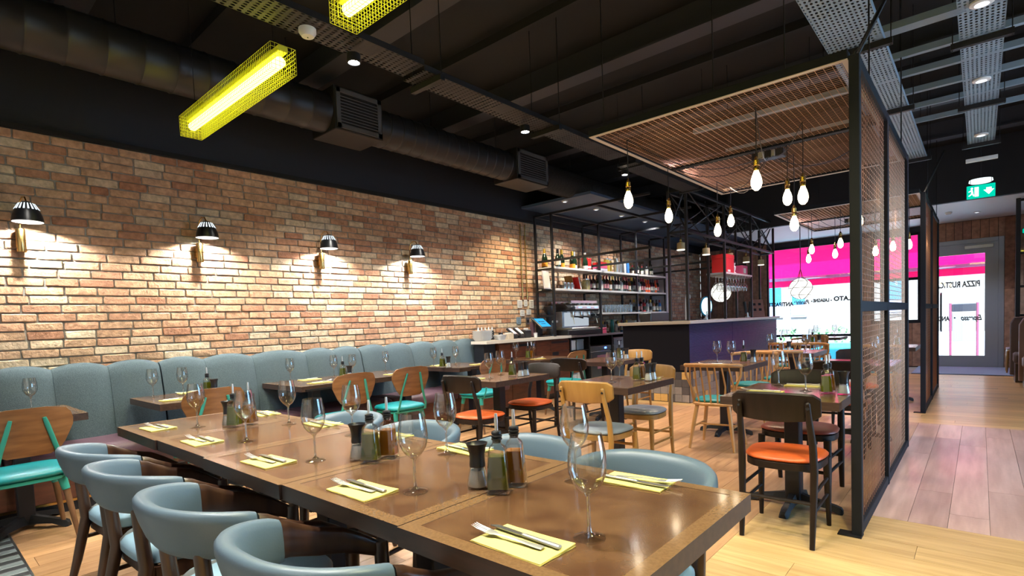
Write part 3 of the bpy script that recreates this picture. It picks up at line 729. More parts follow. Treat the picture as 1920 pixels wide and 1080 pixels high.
def banquette():
    t = thing('banquette', 'long blue grey channel-backed banquette with plum seat along the brick wall', 'banquette', (0, 0, 0))
    ys = [-1.6, -1.2, -.8, -.4, 0, .42, .80, 1.17, 1.55, 1.93, 2.38, 2.95, 3.3, 3.64, 4.02, 4.40, 4.80, 5.22, 5.63]
    major = (.0, 1.55, 3.64)
    for a, b in zip(ys, ys[1:]):
        ga = .006 if a in major else .001; gb = .006 if b in major else .001
        rings = []; n = 10
        y0, y1 = a+ga, b-gb
        for k in range(n+1):
            u = -1+2*k/n; yy = lerp(y0, y1, k/n)
            puff = .035*(1-abs(u)**2.6); hh = 1.032+.042*(1-abs(u)**2.2)
            fx = lambda z: -5.46-.10*(z-.45)/.6+puff-.035
            rings.append([V(p) for p in ((WX+.03, yy, .42), (fx(.42), yy, .42), (fx(.6)+.008, yy, .6), (fx(.8)+.006, yy, .8), (fx(.95), yy, hh-.10), (fx(1.0)-.015, yy, hh-.035), (fx(1.0)-.05, yy, hh-.004), (fx(1)-.10, yy, hh), (WX+.05, yy, hh-.02), (WX+.03, yy, hh-.05))])
        MB().loft(rings).build('back_channel', 'banqfab', t, ang=50)
    ss = [-1.6, -.45, .42, 1.55, 2.6, 3.64, 4.65, 5.63]
    for a, b in zip(ss, ss[1:]):
        mb = MB(); rings = []
        for k, yy in enumerate((a+.003, a+.012, a+.03, b-.03, b-.012, b-.003)):
            q = (.02, .006, 0, 0, .006, .02)[k]
            x0, x1 = -5.52, -4.99
            rings.append([V(p) for p in ((x0, yy, .34+q), (x1-q, yy, .34+q), (x1+.012-q, yy, .38), (x1+.012-q, yy, .43-q*.5), (x1-.02-q, yy, .462-q), (x1-.07, yy, .472-q), (x0, yy, .465-q))])
        mb.loft(rings).build('seat_cushion', 'plum', t, ang=50)
    MB().span((WX+.03, -1.6, .10), (-5.02, 5.63, .345), bev=.004).build('base_panel', 'cabinet', t, smooth=False)
    MB().span((WX+.03, -1.6, 0), (-5.08, 5.63, .10)).build('kick_plinth', 'blackplastic', t, smooth=False)
    MB().span((-5.08, -1.6, .07), (-5.074, 5.63, .10)).build('metal_strip', 'brass', t, smooth=False)
banquette()

# ------------------------------------------------------------ tables
def make_table(w_, d_, top, feet=True, round_=False, th=.05):
    t = thing('dining_table', 'table', 'table')
    e = .042
    mb = MB(); mb.mi = 0
    b_ = .75
    mb.span((-w_/2, -d_/2, b_-th), (w_/2, -d_/2+e, b_)).span((-w_/2, d_/2-e, b_-th), (w_/2, d_/2, b_)).span((-w_/2, -d_/2+e, b_-th), (-w_/2+e, d_/2-e, b_)).span((w_/2-e, -d_/2+e, b_-th), (w_/2, d_/2-e, b_))
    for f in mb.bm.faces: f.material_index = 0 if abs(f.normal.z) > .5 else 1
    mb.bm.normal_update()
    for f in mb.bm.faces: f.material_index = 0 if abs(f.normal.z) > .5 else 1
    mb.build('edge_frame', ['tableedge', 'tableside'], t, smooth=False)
    MB().span((-w_/2+e, -d_/2+e, b_-.03), (w_/2-e, d_/2-e, b_-.0008)).build('tabletop', top, t, smooth=False)
    MB().span((-.045, -.045, .03), (.045, .045, b_-.03), bev=.006).build('column', 'column', t, smooth=False)
    MB().span((-.16, -.16, b_-.045), (.16, .16, b_-.03)).build('mounting_plate', 'iron', t, smooth=False)
    for k in range(4):
        a = k*PI/2; c_, s_ = math.cos(a), math.sin(a)
        rings = []
        for q, hw, z0, z1 in ((.02, .035, .03, .10), (.08, .03, .035, .085), (.18, .028, .03, .062), (.235, .03, .012, .05), (.265, .026, .0, .040), (.275, .018, .0, .025)):
            rings.append([V((q*c_-hw*s_, q*s_+hw*c_, z0)), V((q*c_+hw*s_, q*s_-hw*c_, z0)), V((q*c_+hw*.6*s_, q*s_-hw*.6*c_, z1)), V((q*c_-hw*.6*s_, q*s_+hw*.6*c_, z1))])
        MB().loft(rings).build('foot', 'iron', t, ang=30)
    return t
LT = Kind(make_table(.632, .745, 'tabletop'), 'tables pushed together as the long table')
edges = [-3.745, -3.055, -2.42, -1.745, -1.112, -.481]
lt_lab = ['far end table of the long joined row, nearest the banquette', 'second table of the long joined row counted from the banquette', 'middle table of the long joined row', 'fourth table of the long joined row counted from the banquette', 'near end table of the long joined row with the shiniest top']
for i in range(5):
    xa, xb = edges[i], edges[i+1]
    o = LT(((xa+xb)/2, 1.1725+(.0, .008, -.002, .006, .0)[i], 0), 0, lt_lab[i])
    o.scale = ((xb-xa-.004)/.632, 1, 1)
WT = Kind(make_table(.80, .70, 'tabletop2'), 'dining tables along the banquette')
for ch in WT.root.children:
    if ch.name.split('.')[0] in ('column', 'mounting_plate', 'foot'):      # pedestal stands clear of the bench
        ch.location = (.26, 0, 0)
        if ch.name.split('.')[0] == 'foot': ch.rotation_euler = (0, 0, PI/4)
WT((-5.13, .50, 0), 0, 'brown wooden dining table at the banquette at the picture edge')
WT((-5.06, 1.62, 0), 0, 'brown wooden dining table at the banquette with oil bottle behind one teal chair')
WT((-5.13, 4.78, 0), 0, 'brown wooden dining table at the end of the banquette by the wooden counter')
DW = make_table(.80, 1.50, 'tabletop2')
for ch in list(DW.children):
    if ch.name.split('.')[0] in ('column', 'mounting_plate', 'foot'):
        for s_ in (-1, 1):
            c = ch if s_ < 0 else ch.copy()
            if s_ > 0: C.objects.link(c); c.parent = DW
            c.location = (.26, s_*.55, 0)
            if c.name.split('.')[0] == 'foot': c.rotation_euler = (0, 0, PI/4)
DW.location = (-5.12, 3.17, 0); DW['label'] = 'long brown dining table on two pedestals at the banquette behind two teal chairs'
FT = Kind(make_table(.65, .78, 'tabletop2'), 'square dining tables out on the floor')
FT((-3.53, 3.82, 0), 0, 'square dining table between two dark orange-seated chairs')
FT((-2.26, 3.87, 0), 0, 'square dining table between two honey-coloured chairs with grey seats')
FT((-.905, 3.76, 0), 0, 'square dining table beside the first mesh screen with dark orange-seated chair')
FT((-2.06, 5.80, 0), 0, 'square dining table between spindle-back chairs in front of the navy bar')
FT((-3.63, 5.98, 0), 0, 'square dining table near the black end of the bar with small bottles')
FT((-4.80, 6.08, 0), 0, 'square dining table in front of the walnut cupboards')
FT((-.90, 6.15, 0), 0, 'square dining table further along the first mesh screen')
FT((-1.87, 7.78, 0), 0, 'square dining table alongside the navy bar beyond the spindle-back chairs')
FT((-2.25, 9.6, 0), 0, 'square dining table alongside the far half of the navy bar')
FT((-2.35, 12.3, 0), 0, 'square dining table close to the big window')
FT((-.95, 9.0, 0), 0, 'square dining table behind the second mesh screen')

# ------------------------------------------------------------ tub armchairs
def tub_chair():
    t = thing('armchair', 'armchair', 'armchair')
    sm = mat('blue_leather_with_grey_stripe', (.25, .40, .52), .42)
    nt = sm.node_tree; L = nt.links.new; p = [n for n in nt.nodes if n.type == 'BSDF_PRINCIPLED'][0]
    tc = N(nt, 'ShaderNodeTexCoord'); sx = N(nt, 'ShaderNodeSeparateXYZ'); L(tc.outputs['Object'], sx.inputs[0])
    g1 = N(nt, 'ShaderNodeMath', operation='ADD'); g1.inputs[1].default_value = .13; L(sx.outputs[0], g1.inputs[0])
    g2 = N(nt, 'ShaderNodeMath', operation='ABSOLUTE'); L(g1.outputs[0], g2.inputs[0])
    g3 = N(nt, 'ShaderNodeMath', operation='LESS_THAN'); g3.inputs[1].default_value = .032; L(g2.outputs[0], g3.inputs[0])
    mx = N(nt, 'ShaderNodeMix', data_type='RGBA'); mx.inputs[6].default_value = (.25, .40, .52, 1); mx.inputs[7].default_value = (.12, .13, .13, 1); L(g3.outputs[0], mx.inputs[0]); L(mx.outputs[2], p.inputs['Base Color'])
    cushion(MB(), .212, .218, .385, .465, e=3.6, n=36, rnd_=.035, crown=.015, o=(0, .0)).build('seat', sm, t, ang=60)
    mb = MB()
    mb.span((-.19, -.19, .335), (.19, -.165, .395)).span((-.19, .165, .335), (.19, .19, .395)).span((-.20, -.18, .335), (-.175, .18, .395)).span((.175, -.18, .335), (.20, .18, .395))
    mb.build('seat_frame', 'walnut', t, smooth=False)
    # padded wrap-round back: rounded section swept round a U
    def path(a):      # a in degrees, -90 = middle of the back
        r = math.radians(a)
        return V((.252*math.copysign(abs(math.cos(r))**.8, math.cos(r)), -.03+.235*math.copysign(abs(math.sin(r))**.85, math.sin(r)), 0))
    def section(p, out, th, zt, zb, lean, m=14):
        ring = []
        for j in range(m):
            u = 2*PI*j/m; c, s = math.cos(u), math.sin(u)
            dx = th*.5*math.copysign(abs(c)**.7, c); dz = .5*math.copysign(abs(s)**.6, s)
            z = (zt+zb)/2+dz*(zt-zb)
            ring.append(p+out*(dx+lean*(dz+.5))+V((0, 0, z)))
        return ring
    rings = []; ends = {}
    A0, A1 = -168.5, -11.5
    for k in range(41):
        a = lerp(A0, A1, k/40)
        p = path(a); q = (path(a+1)-path(a-1)).normalized(); out = V((q.y, -q.x, 0))
        b = max(0, (-math.sin(math.radians(a))-.2)/.8); b = b**.7
        zt = lerp(.726, .768, b); zb = lerp(.600, .612, b); th = lerp(.042, .058, b); lean = lerp(.005, .045, b)
        sh = 1
        rings.append(section(p, out, th*sh, zt-(0 if sh == 1 else .006), zb+(0 if sh == 1 else .006), lean))
        ends[k] = (p, q, out)
    MB().loft(rings).build('back_rest', 'tubfab', t, ang=60)
    for sgn in (-1, 1):
        rings = []
        for y, x, zt, zb, th in ((-.085, .252, .721, .606, .032), (-.06, .256, .713, .603, .033), (-.025, .258, .692, .592, .034), (.03, .257, .664, .574, .034), (.11, .248, .640, .556, .032), (.17, .240, .605, .532, .030), (.22, .230, .568, .51, .028), (.25, .222, .54, .485, .030)):
            ring = []
            for j in range(12):
                u = 2*PI*j/12; c, s = math.cos(u), math.sin(u)
                ring.append(V((sgn*(x+th*.5*math.copysign(abs(c)**.7, c)), y, (zt+zb)/2+(zt-zb)*.5*math.copysign(abs(s)**.7, s))))
            rings.append(ring)
        MB().loft(rings).build('arm', 'walnut', t, ang=50)
        MB().tube([(sgn*.223, .236, .56), (sgn*.218, .235, .42), (sgn*.224, .250, .2), (sgn*.233, .265, 0)], [.024, .024, .019, .012], 12).build('leg', 'walnut', t)
        MB().tube([(sgn*.182, -.222, .64), (sgn*.178, -.205, .40), (sgn*.19, -.25, .2), (sgn*.208, -.30, 0)], [.022, .025, .02, .012], 12).build('leg', 'walnut', t)
        MB().cyl((sgn*.185, -.21, .30), (sgn*.219, .235, .30), .010, n=8).build('side_rail', 'walnut', t)
    return t
TC = Kind(tub_chair(), 'slate blue tub armchairs round the long table')
lab = ['slate blue tub armchair farthest from the camera on the near side of the long table', 'second slate blue tub armchair from the banquette on the near side', 'third slate blue tub armchair from the banquette on the near side', 'slate blue tub armchair nearest the camera at the near side of the long table']
for i, (x, y, r) in enumerate(((-3.11, .765, .05), (-2.52, .755, .03), (-1.865, .76, -.02), (-1.25, .775, .04))): TC((x, y, 0), r, lab[i])
lab = ['slate blue armchair across the long table, only its back showing, nearest the banquette', 'second slate blue armchair from the banquette across the long table', 'third slate blue armchair from the banquette across the long table', 'slate blue armchair across the near end of the long table beside the last napkin']
for i, (x, y, r) in enumerate(((-2.75, 1.515, PI), (-2.11, 1.51, PI+.04), (-1.42, 1.515, PI), (-.885, 1.485, PI-.05))): TC((x, y, 0), r, lab[i])

# ------------------------------------------------------------ teal chairs
def teal_chair():
    t = thing('dining_chair', 'chair', 'chair')
    cushion(MB(), .215, .21, .425, .475, e=4.5, n=32, rnd_=.025, crown=.008, taper=.06).build('seat', 'tealleather', t, ang=60)
    mb = MB(); cushion(mb, .20, .195, .40, .425, e=4.5, n=28, rnd_=.006, crown=0, taper=.06)
    mb.build('seat_frame', 'tealmetal', t)
    # plywood shield: outline, gently curved about the vertical
    out = [(-.10, .575), (.10, .575), (.135, .588), (.165, .62), (.218, .735), (.222, .775), (.205, .835), (.17, .86), (.09, .868), (-.09, .868), (-.17, .86), (-.205, .835), (-.222, .775), (-.218, .735), (-.165, .62), (-.135, .588)]
    def bend(x, z, d): return V((x, -.205-.16*(z-.47)+.9*x*x+d, z))
    grid = []
    zs = [.575, .60, .64, .69, .74, .78, .82, .85, .868]
    def half(z):
        rt = [(.10, .575), (.135, .588), (.165, .62), (.218, .735), (.222, .775), (.205, .835), (.17, .86), (.09, .868)]
        for (x0, z0), (x1, z1) in zip(rt, rt[1:]):
            if z0 <= z <= z1: return lerp(x0, x1, (z-z0)/(z1-z0))
        return .09
    rings = []
    for z in zs:
        h = half(z); row = [lerp(-h, h, k/12) for k in range(13)]
        rings.append([bend(x, z, .006) for x in row]+[bend(x, z, -.006) for x in reversed(row)])
    MB().loft(rings).build('backrest', 'ply', t, ang=50)
    for s in (-1, 1):
        # flat bar up the rear face of the back, splayed to the seat corner
        pts = [(s*.165, -.165, .415), (s*.168, -.20, .42), (s*.160, -.225, .48), (s*.125, -.245, .62), (s*.088, -.258, .76), (s*.076, -.263, .805)]
        pts = [V(p) for p in pts]
        pts[3:] = [V((p.x, bend(p.x, p.z, -.014).y, p.z)) for p in pts[3:]]
        MB().tube(pts, [.013]*5+[.010], 10, flat=.55).build('back_support', 'tealmetal', t)
        for y0, y1 in ((.15, .20), (-.15, -.225)):
            l_ = MB().tube([(s*.165, y0, .36), (s*.205, y1, 0)], [.019, .0125], 12).build('leg', 'beechleg', t)
            MB().tube([(s*.150, y0*.95, .42), (s*.158, y0*.98, .385), (s*.168, y0+(y1-y0)*.14, .325)], [.026, .024, .021], 12).build('sleeve', 'tealmetal', l_)
    return t
TE = Kind(teal_chair(), 'teal plywood-backed chairs along the banquette')
for x, y, r, l in ((-4.50, .47, PI/2+.02, 'teal chair with plywood back closest to the camera, at the picture edge'), (-4.53, 1.53, PI/2, 'teal chair with plywood back seen behind the wine glasses of the long table'),
                   (-4.52, 2.72, PI/2, 'teal chair with plywood back at the nearer end of the double-pedestal table'), (-4.55, 3.40, PI/2-.05, 'teal chair with plywood back at the farther end of the double-pedestal table'),
                   (-4.52, 4.58, PI/2, 'teal chair with plywood back behind the dark orange-seated chair'), (-4.28, 5.97, PI/2, 'teal chair with plywood back in front of the walnut cupboards')):
    TE((x, y, 0), r, l)

# ------------------------------------------------------------ bistro chairs
def bistro(wood, seat):
    t = thing('dining_chair', 'chair', 'chair')
    cushion(MB(), .205, .20, .435, .468, e=3.0, n=32, rnd_=.02, crown=.012, taper=.08).build('seat', seat, t, ang=60)
    cushion(MB(), .200, .195, .395, .437, e=3.0, n=32, rnd_=.004, crown=0, taper=.08).build('seat_ring', wood, t)
    rings = []
    for k in range(15):
        u = -1+2*k/14; x = .222*u; y = -.268+.055*u*u
        zt = .835-.012*u*u-(.02 if abs(u) == 1 else 0); zb = .675+.016*(1-u*u)*-1+.014+(.02 if abs(u) == 1 else 0)
        th = .009
        ring = []
        for z, q in ((zb, 0), (zb+.01, 1), (zt-.01, 1), (zt, 0)): ring.append(V((x, y-th*q-.10*(z-.75), z)))
        for z, q in ((zt, .0), (zt-.01, 1), (zb+.01, 1), (zb, .0)): ring.append(V((x, y+th*q+.001-.10*(z-.75), z)))
        rings.append(ring)
    MB().loft(rings).build('backrest', wood, t, ang=40)
    for s in (-1, 1):
        pts = [(s*.178, -.235, 0), (s*.180, -.205, .2), (s*.183, -.190, .40), (s*.180, -.205, .55), (s*.172, -.252, .70), (s*.170, -.268, .775)]
        l_ = MB().tube(pts, [.013, .017, .020, .019, .016, .013], 10).sphere((s*.170, -.269, .776), .0135, 10, 6).build('leg', wood, t)
        MB().cyl((s*.171, -.272, .755), (s*.171, -.282, .756), .008, n=10).build('button', 'iron', l_)
        MB().tube([(s*.178, .175, .41), (s*.182, .18, .2), (s*.186, .188, 0)], [.021, .018, .012], 12).build('leg', wood, t)
        for z in (.19, .285): MB().cyl((s*.182, -.20, z), (s*.181, .178, z), .0095, n=8).build('stretcher', wood, t)
    MB().cyl((-.18, -.203, .235), (.18, -.203, .235), .0105, n=8).build('stretcher', wood, t)
    MB().cyl((-.18, .18, .31), (.18, .18, .31), .0105, n=8).build('stretcher', wood, t)
    return t
BO = Kind(bistro('bistro_dark', 'orange'), 'dark bistro chairs with orange seats')
BO((-.845, 3.33, 0), .02, 'dark wooden chair with orange seat standing nearest, beside the mesh screen post')
BO((-3.40, 3.40, 0), .06, 'dark wooden chair with orange seat, its back to the long table')
BO((-3.46, 4.22, 0), PI, 'dark wooden chair with orange seat across its table, facing the long table')
BO((-1.0, 6.72, 0), PI, 'dark wooden chair with orange seat far along the mesh screen')
BR = Kind(bistro('bistro_dark', 'redbrown'), 'dark bistro chairs with russet seats')
o = BR((-.95, 4.14, 0), PI-.03, 'dark wooden chair with russet seat facing us across the table by the screen'); o.scale = (1.15, 1, 1)
BR((-3.68, 5.42, 0), 0, 'dark wooden chair with its back to us before the fridge')
BR((-.95, 5.50, 0), .05, 'dark wooden chair seen through the mesh screen')
BL = Kind(bistro('bistro_light', 'greyblue'), 'honey wood chairs with grey seats')
BL((-2.13, 3.42, 0), .03, 'honey wood chair with grey seat, its back to us')
BL((-2.26, 4.30, 0), PI, 'honey wood chair with grey seat facing us across its table')
BL((-3.60, 6.55, 0), PI, 'honey wood chair at the table by the black end of the bar')
BL((-2.35, 11.6, 0), .02, 'honey wood chair near the big window')
BL((.56, 13.5, 0), PI/2, 'wooden chair standing against the plank wall beside the door')

# ------------------------------------------------------------ spindle chairs
def spindle():
    t = thing('dining_chair', 'chair', 'chair')
    wd = 'spindle_wood'
    cushion(MB(), .215, .205, .415, .445, e=2.8, n=32, rnd_=.012, crown=.002).build('seat', wd, t)
    cushion(MB(), .19, .18, .445, .475, e=3, n=28, rnd_=.015, crown=.01).build('cushion', 'tealleather', t, ang=60)
    arc = []
    for k in range(17):
        a = math.radians(lerp(-172, -8, k/16)); arc.append(V((.262*math.cos(a), -.085+.20*math.sin(a), .805-.012*abs(math.cos(a))**3)))
    MB().tube(arc, [.013]+[.019]*15+[.013], 12).build('top_rail', wd, t)
    for k in range(7):
        q = (k-3)/3; a = math.radians(-90+q*42)
        MB().tube([(.175*q, -.185+.05*q*q, .43), (.20*q, -.21+.05*q*q, .6), (.262*math.cos(a), -.085+.20*math.sin(a), .80)], [.009, .0085, .007], 8).build('spindle', wd, t)
    for s in (-1, 1):
        MB().tube([(s*.19, -.07, .43), (s*.185, -.09, .50), (s*.21, -.13, .60), (s*.255, -.13, .70), (s*.255, -.115, .795)], [.013, .012, .011, .011, .012], 10).build('side_post', wd, t)
        for y0, y1 in ((.14, .20), (-.14, -.20)):
            MB().tube([(s*.145, y0, .42), (s*.175, (y0+y1)/2, .22), (s*.205, y1, 0)], [.019, .019, .012], 12).build('leg', wd, t)
        MB().cyl((s*.175, -.175, .21), (s*.175, .175, .21), .009, n=8).build('stretcher', wd, t)
    MB().cyl((-.175, 0, .21), (.175, 0, .21), .009, n=8).build('stretcher', wd, t)
    return t
SP = Kind(spindle(), 'spindle-back chairs with teal pads')
SP((-1.90, 5.14, 0), .05, 'spindle-back oak chair with teal pad in front, its back to us')
SP((-1.98, 6.42, 0), PI, 'spindle-back oak chair with teal pad on the far side facing us')
SP((-1.85, 7.15, 0), .03, 'spindle-back oak chair with its back to us alongside the navy bar')
SP((-1.85, 8.42, 0), PI, 'spindle-back oak chair facing us further along the navy bar')
SP((-2.2, 8.98, 0), .0, 'spindle-back oak chair before the far bar table')
SP((-2.25, 10.25, 0), PI, 'spindle-back oak chair beyond the far bar table')
SP((-1.0, 8.35, 0), .0, 'spindle-back oak chair tucked behind the second mesh screen')

# ------------------------------------------------------------ tableware
def wine_glass():
    t = thing('wine_glass', 'glass', 'glass')
    out = [(.0375, .0), (.0375, .0015), (.030, .004), (.014, .0085), (.0055, .016), (.0042, .03), (.0040, .075), (.0046, .095), (.010, .104), (.024, .115), (.036, .132), (.0435, .152), (.0455, .172), (.0435, .198), (.039, .224), (.0355, .243)]
    inn = [(.0347, .243), (.0382, .224), (.0427, .198), (.0447, .172), (.0427, .152), (.0352, .133), (.023, .117), (.008, .109), (.001, .108)]
    MB().lathe([(.001, 0)]+out[:4], 36).build('foot', 'footglass', t, ang=60)
    MB().lathe(out[3:9], 20, cap=False).build('stem', 'stemglass', t, ang=60)
    MB().lathe(out[8:]+inn, 40, cap=False).build('bowl', 'glass', t, ang=70)
    return t
GL = Kind(wine_glass(), 'wine glasses')
gl = [((-3.27, 1.065), 'wine glass on the long table end nearest the banquette'), ((-2.60, 1.05), 'wine glass on the long table in front of the far olive oil bottles'),
      ((-2.87, 1.39), 'wine glass on the far edge of the long table, second from the banquette'), ((-1.957, 1.045), 'wine glass on the middle table of the long row'),
      ((-2.27, 1.41), 'wine glass on the far edge of the long table behind the middle glass'), ((-1.306, 1.017), 'wine glass between the two near sets of oil bottles on the long table'),
      ((-1.585, 1.398), 'wine glass on the far edge of the long table by the orange-seated chair'), ((-.68, 1.024), 'largest wine glass, nearest the camera beside the nearest napkin'),
      ((-.957, 1.375), 'wine glass seen through and behind the nearest wine glass'),
      ((-5.36, .63), 'wine glass on the banquette table at the picture edge'), ((-5.33, 1.41), 'wine glass at the near corner of the banquette table with an oil bottle'),
      ((-5.2, 1.60), 'wine glass beside the oil bottle on the second banquette table'), ((-5.36, 2.64), 'lone wine glass at the near end of the double-pedestal table'),
      ((-5.33, 3.12), 'wine glass behind the oil bottle on the double-pedestal table'), ((-5.2, 3.27), 'wine glass just right of the salt pot on the double-pedestal table'),
      ((-5.36, 3.82), 'wine glass at the far end of the double-pedestal table'), ((-5.3, 4.52), 'wine glass behind the salt pot on the last banquette table'), ((-5.22, 4.83), 'wine glass at the end of the banquette beside the counter'),
      ((-5.0, 5.80), 'wine glass before the cupboards, on the table nearest the counter end'), ((-4.93, 6.1), 'second wine glass before the cupboards'),
      ((-3.46, 3.62), 'wine glass nearer the camera on the table with two orange-seated chairs'), ((-3.62, 3.95), 'wine glass behind another on the table with two orange-seated chairs'),
      ((-2.26, 3.80), 'wine glass nearer the camera on the table with honey chairs'), ((-2.33, 4.05), 'wine glass partly behind another on the table with honey chairs'),
      ((-2.10, 5.70), 'left-hand wine glass of the pair in front of the navy bar'), ((-1.94, 5.66), 'right-hand wine glass of the pair in front of the navy bar'),
      ((-1.06, 4.03), 'wine glass on the screen-side table nearer its left edge'), ((-.84, 3.80), 'big wine glass on the screen-side table beside the oil bottle'),
      ((-2.1, 7.62), 'wine glass against the navy bar on the second bar table'), ((-1.66, 7.54), 'wine glass on the second bar table against the window'),
      ((-.72, 6.1), 'wine glass on the table behind the mesh post'), ((-.78, 6.35), 'farther wine glass on the table behind the mesh post'),
      ((-2.4, 9.5), 'wine glass on the far bar table'), ((-2.05, 9.7), 'farther wine glass on the far bar table'), ((-2.5, 12.2), 'wine glass on the window table'), ((-2.2, 12.35), 'second wine glass on the window table')]
rr = random.Random(2)
for (x, y), l in gl: GL((x, y, .75), rr.uniform(0, 6), l)

# napkins with knife and fork
def napkin():
    mb = MB(); rg = random.Random(1)
    for lay in range(3):
        z0 = .0006+lay*.0012; pts = []
        a, b = .106-lay*.0008, .0635-lay*.0006
        for (x0, y0), (x1, y1) in (((-a, -b), (a, -b)), ((a, -b), (a, b)), ((a, b), (-a, b)), ((-a, b), (-a, -b))):
            for k in range(6): pts.append((lerp(x0, x1, k/6)+rg.uniform(-.0008, .0008), lerp(y0, y1, k/6)+rg.uniform(-.0008, .0008)))
        lift = lambda x, y: .0035*max(0, (x*.6+y)/.12)**2
        mb.loft([[V((x, y, z0-.0005+lift(x, y)*(lay > 0))) for x, y in pts], [V((x, y, z0+.0005+lift(x, y)*(lay > 0))) for x, y in pts]])
    o = mb.build('napkin', 'napkin', smooth=False); return tag(o, 'napkin', 'napkin')
def fork():
    mb = MB()
    sec = [(-.102, .0095, .002), (-.09, .0100, .0018), (-.06, .0075, .0018), (-.02, .0045, .002), (.015, .0035, .0022), (.03, .006, .002), (.04, .0118, .0014), (.055, .0125, .0012), (.062, .0122, .0012)]
    zf = lambda x: .0045+.010*max(0, 1-abs(x-.015)/.05)*0+(.011 if x < -.2 else 0)+(.00018/.0009)*max(0, x-.03)*.6+.004*math.exp(-((x-.0)/.05)**2)
    rings = []
    for x, hw, th in sec:
        z = zf(x); rings.append([V((x, -hw, z)), V((x, 0, z-th*.6)), V((x, hw, z)), V((x, 0, z+th))])
    mb.loft(rings)
    for k in range(4):
        y = -.0095+k*.00633
        mb.tube([(.060, y, zf(.06)), (.085, y, zf(.085)+.001), (.104, y*.96, zf(.1)+.004)], [.0019, .0017, .0010], 6)
    o = mb.build('fork', 'steel', ang=60); return tag(o, 'fork', 'fork')
def knife():
    mb = MB()
    rings = []
    for x, hw, th in ((-.108, .0065, .0035), (-.104, .0085, .0042), (-.06, .0075, .0040), (-.01, .0065, .0036), (.0, .0070, .0040), (.004, .0055, .003)):
        z = .0062; rings.append([V((x, hw*c, z+th*s)) for c, s in ((-1, -.4), (-1, .4), (-.5, 1), (.5, 1), (1, .4), (1, -.4), (.5, -1), (-.5, -1))])
    mb.loft(rings)
    h = mb.build('knife', 'steel', ang=60); tag(h, 'knife', 'knife')
    mb = MB(); rings = []
    for x, y0, y1 in ((.003, -.0055, .0055), (.02, -.0085, .0075), (.07, -.0095, .0080), (.095, -.0075, .0082), (.108, .003, .0085)):
        rings.append([V((x, y0, .0052)), V((x, y1, .0045)), V((x, y1, .0068)), V((x, y0, .0058))])
    mb.loft(rings).build('blade', 'brushed', h, ang=30)
    return h
NK, FK, KN = Kind(napkin(), 'yellow napkins'), Kind(fork(), 'forks'), Kind(knife(), 'knives')
def setting(x, y, r, where, flip=False, jig=0):
    """fork and knife lying along the folded napkin, tines and blade poking past its edge"""
    NK((x, y, .75), r, 'yellow paper napkin '+where)
    c, s = math.cos(r), math.sin(r)
    def at(dx, dy): return (x+c*dx-s*dy, y+s*dx+c*dy)
    fx = at(-.035, -.012+jig); kx = at(-.012, .022)
    FK((*fx, .7545), r+PI+.07+jig*3, 'steel fork '+where)
    KN((*kx, .7545), r+PI-.04, 'steel knife '+where)
near = [(-.785, .906, 'nearest the camera, before the nearest wine glass'), (-1.455, .925, 'on the near side of the fourth long table'), (-2.10, .925, 'on the near side of the middle long table'), (-2.80, .925, 'on the near side of the second long table'), (-3.455, .925, 'on the near side of the long table end by the banquette')]
for i, (x, y, w_) in enumerate(near): setting(x, y, (-.03, .0, .03, -.01, .02)[i], w_, jig=(0, .003, -.002, 0, .002)[i])
far = [(-.80, 1.47, 'beside the blue chair across the near end of the long table'), (-1.58, 1.49, 'across the fourth long table behind the oil bottles'), (-2.09, 1.49, 'across the middle long table'), (-2.69, 1.49, 'across the second long table'), (-3.40, 1.49, 'across the long table end by the banquette')]
for i, (x, y, w_) in enumerate(far): setting(x, y, PI+(.05, -.03, .02, 0, -.04)[i], w_)
for x, y, r, w_ in ((-5.33, .38, PI/2, 'on the banquette table at the picture edge'), (-5.36, 1.72, -PI/2+PI, 'on the second banquette table near the wall'), (-4.9, 1.45, -PI/2, 'on the second banquette table nearer the chair'),
                    (-5.36, 2.85, PI/2, 'at the near end of the double-pedestal table by the wall'), (-4.92, 2.72, -PI/2, 'at the near end of the double-pedestal table by the chair'), (-5.36, 3.45, PI/2, 'at the far half of the double-pedestal table by the wall'), (-4.92, 3.62, -PI/2, 'at the far end of the double-pedestal table by the chair'),
                    (-5.36, 4.66, PI/2, 'on the last banquette table by the wall'), (-4.92, 4.95, -PI/2, 'on the last banquette table by the chair'), (-4.72, 5.95, -PI/2, 'on the table before the cupboards'),
                    (-3.62, 3.56, .03, 'on the near side of the table with two orange-seated chairs'), (-2.44, 3.62, 0, 'on the near side of the table with honey chairs'), (-2.12, 4.14, PI, 'on the far side of the table with honey chairs'),
                    (-2.1, 5.56, .02, 'on the near side of the table before the navy bar'), (-1.05, 3.66, -.1, 'on the near side of the screen-side table'), (-.92, 4.08, PI, 'on the far side of the screen-side table'), (-1.85, 7.56, 0, 'on the second bar table'), (-.9, 5.92, 0, 'on the table behind the mesh post'), (-2.25, 9.35, 0, 'on the far bar table')):
    setting(x, y, r, w_)

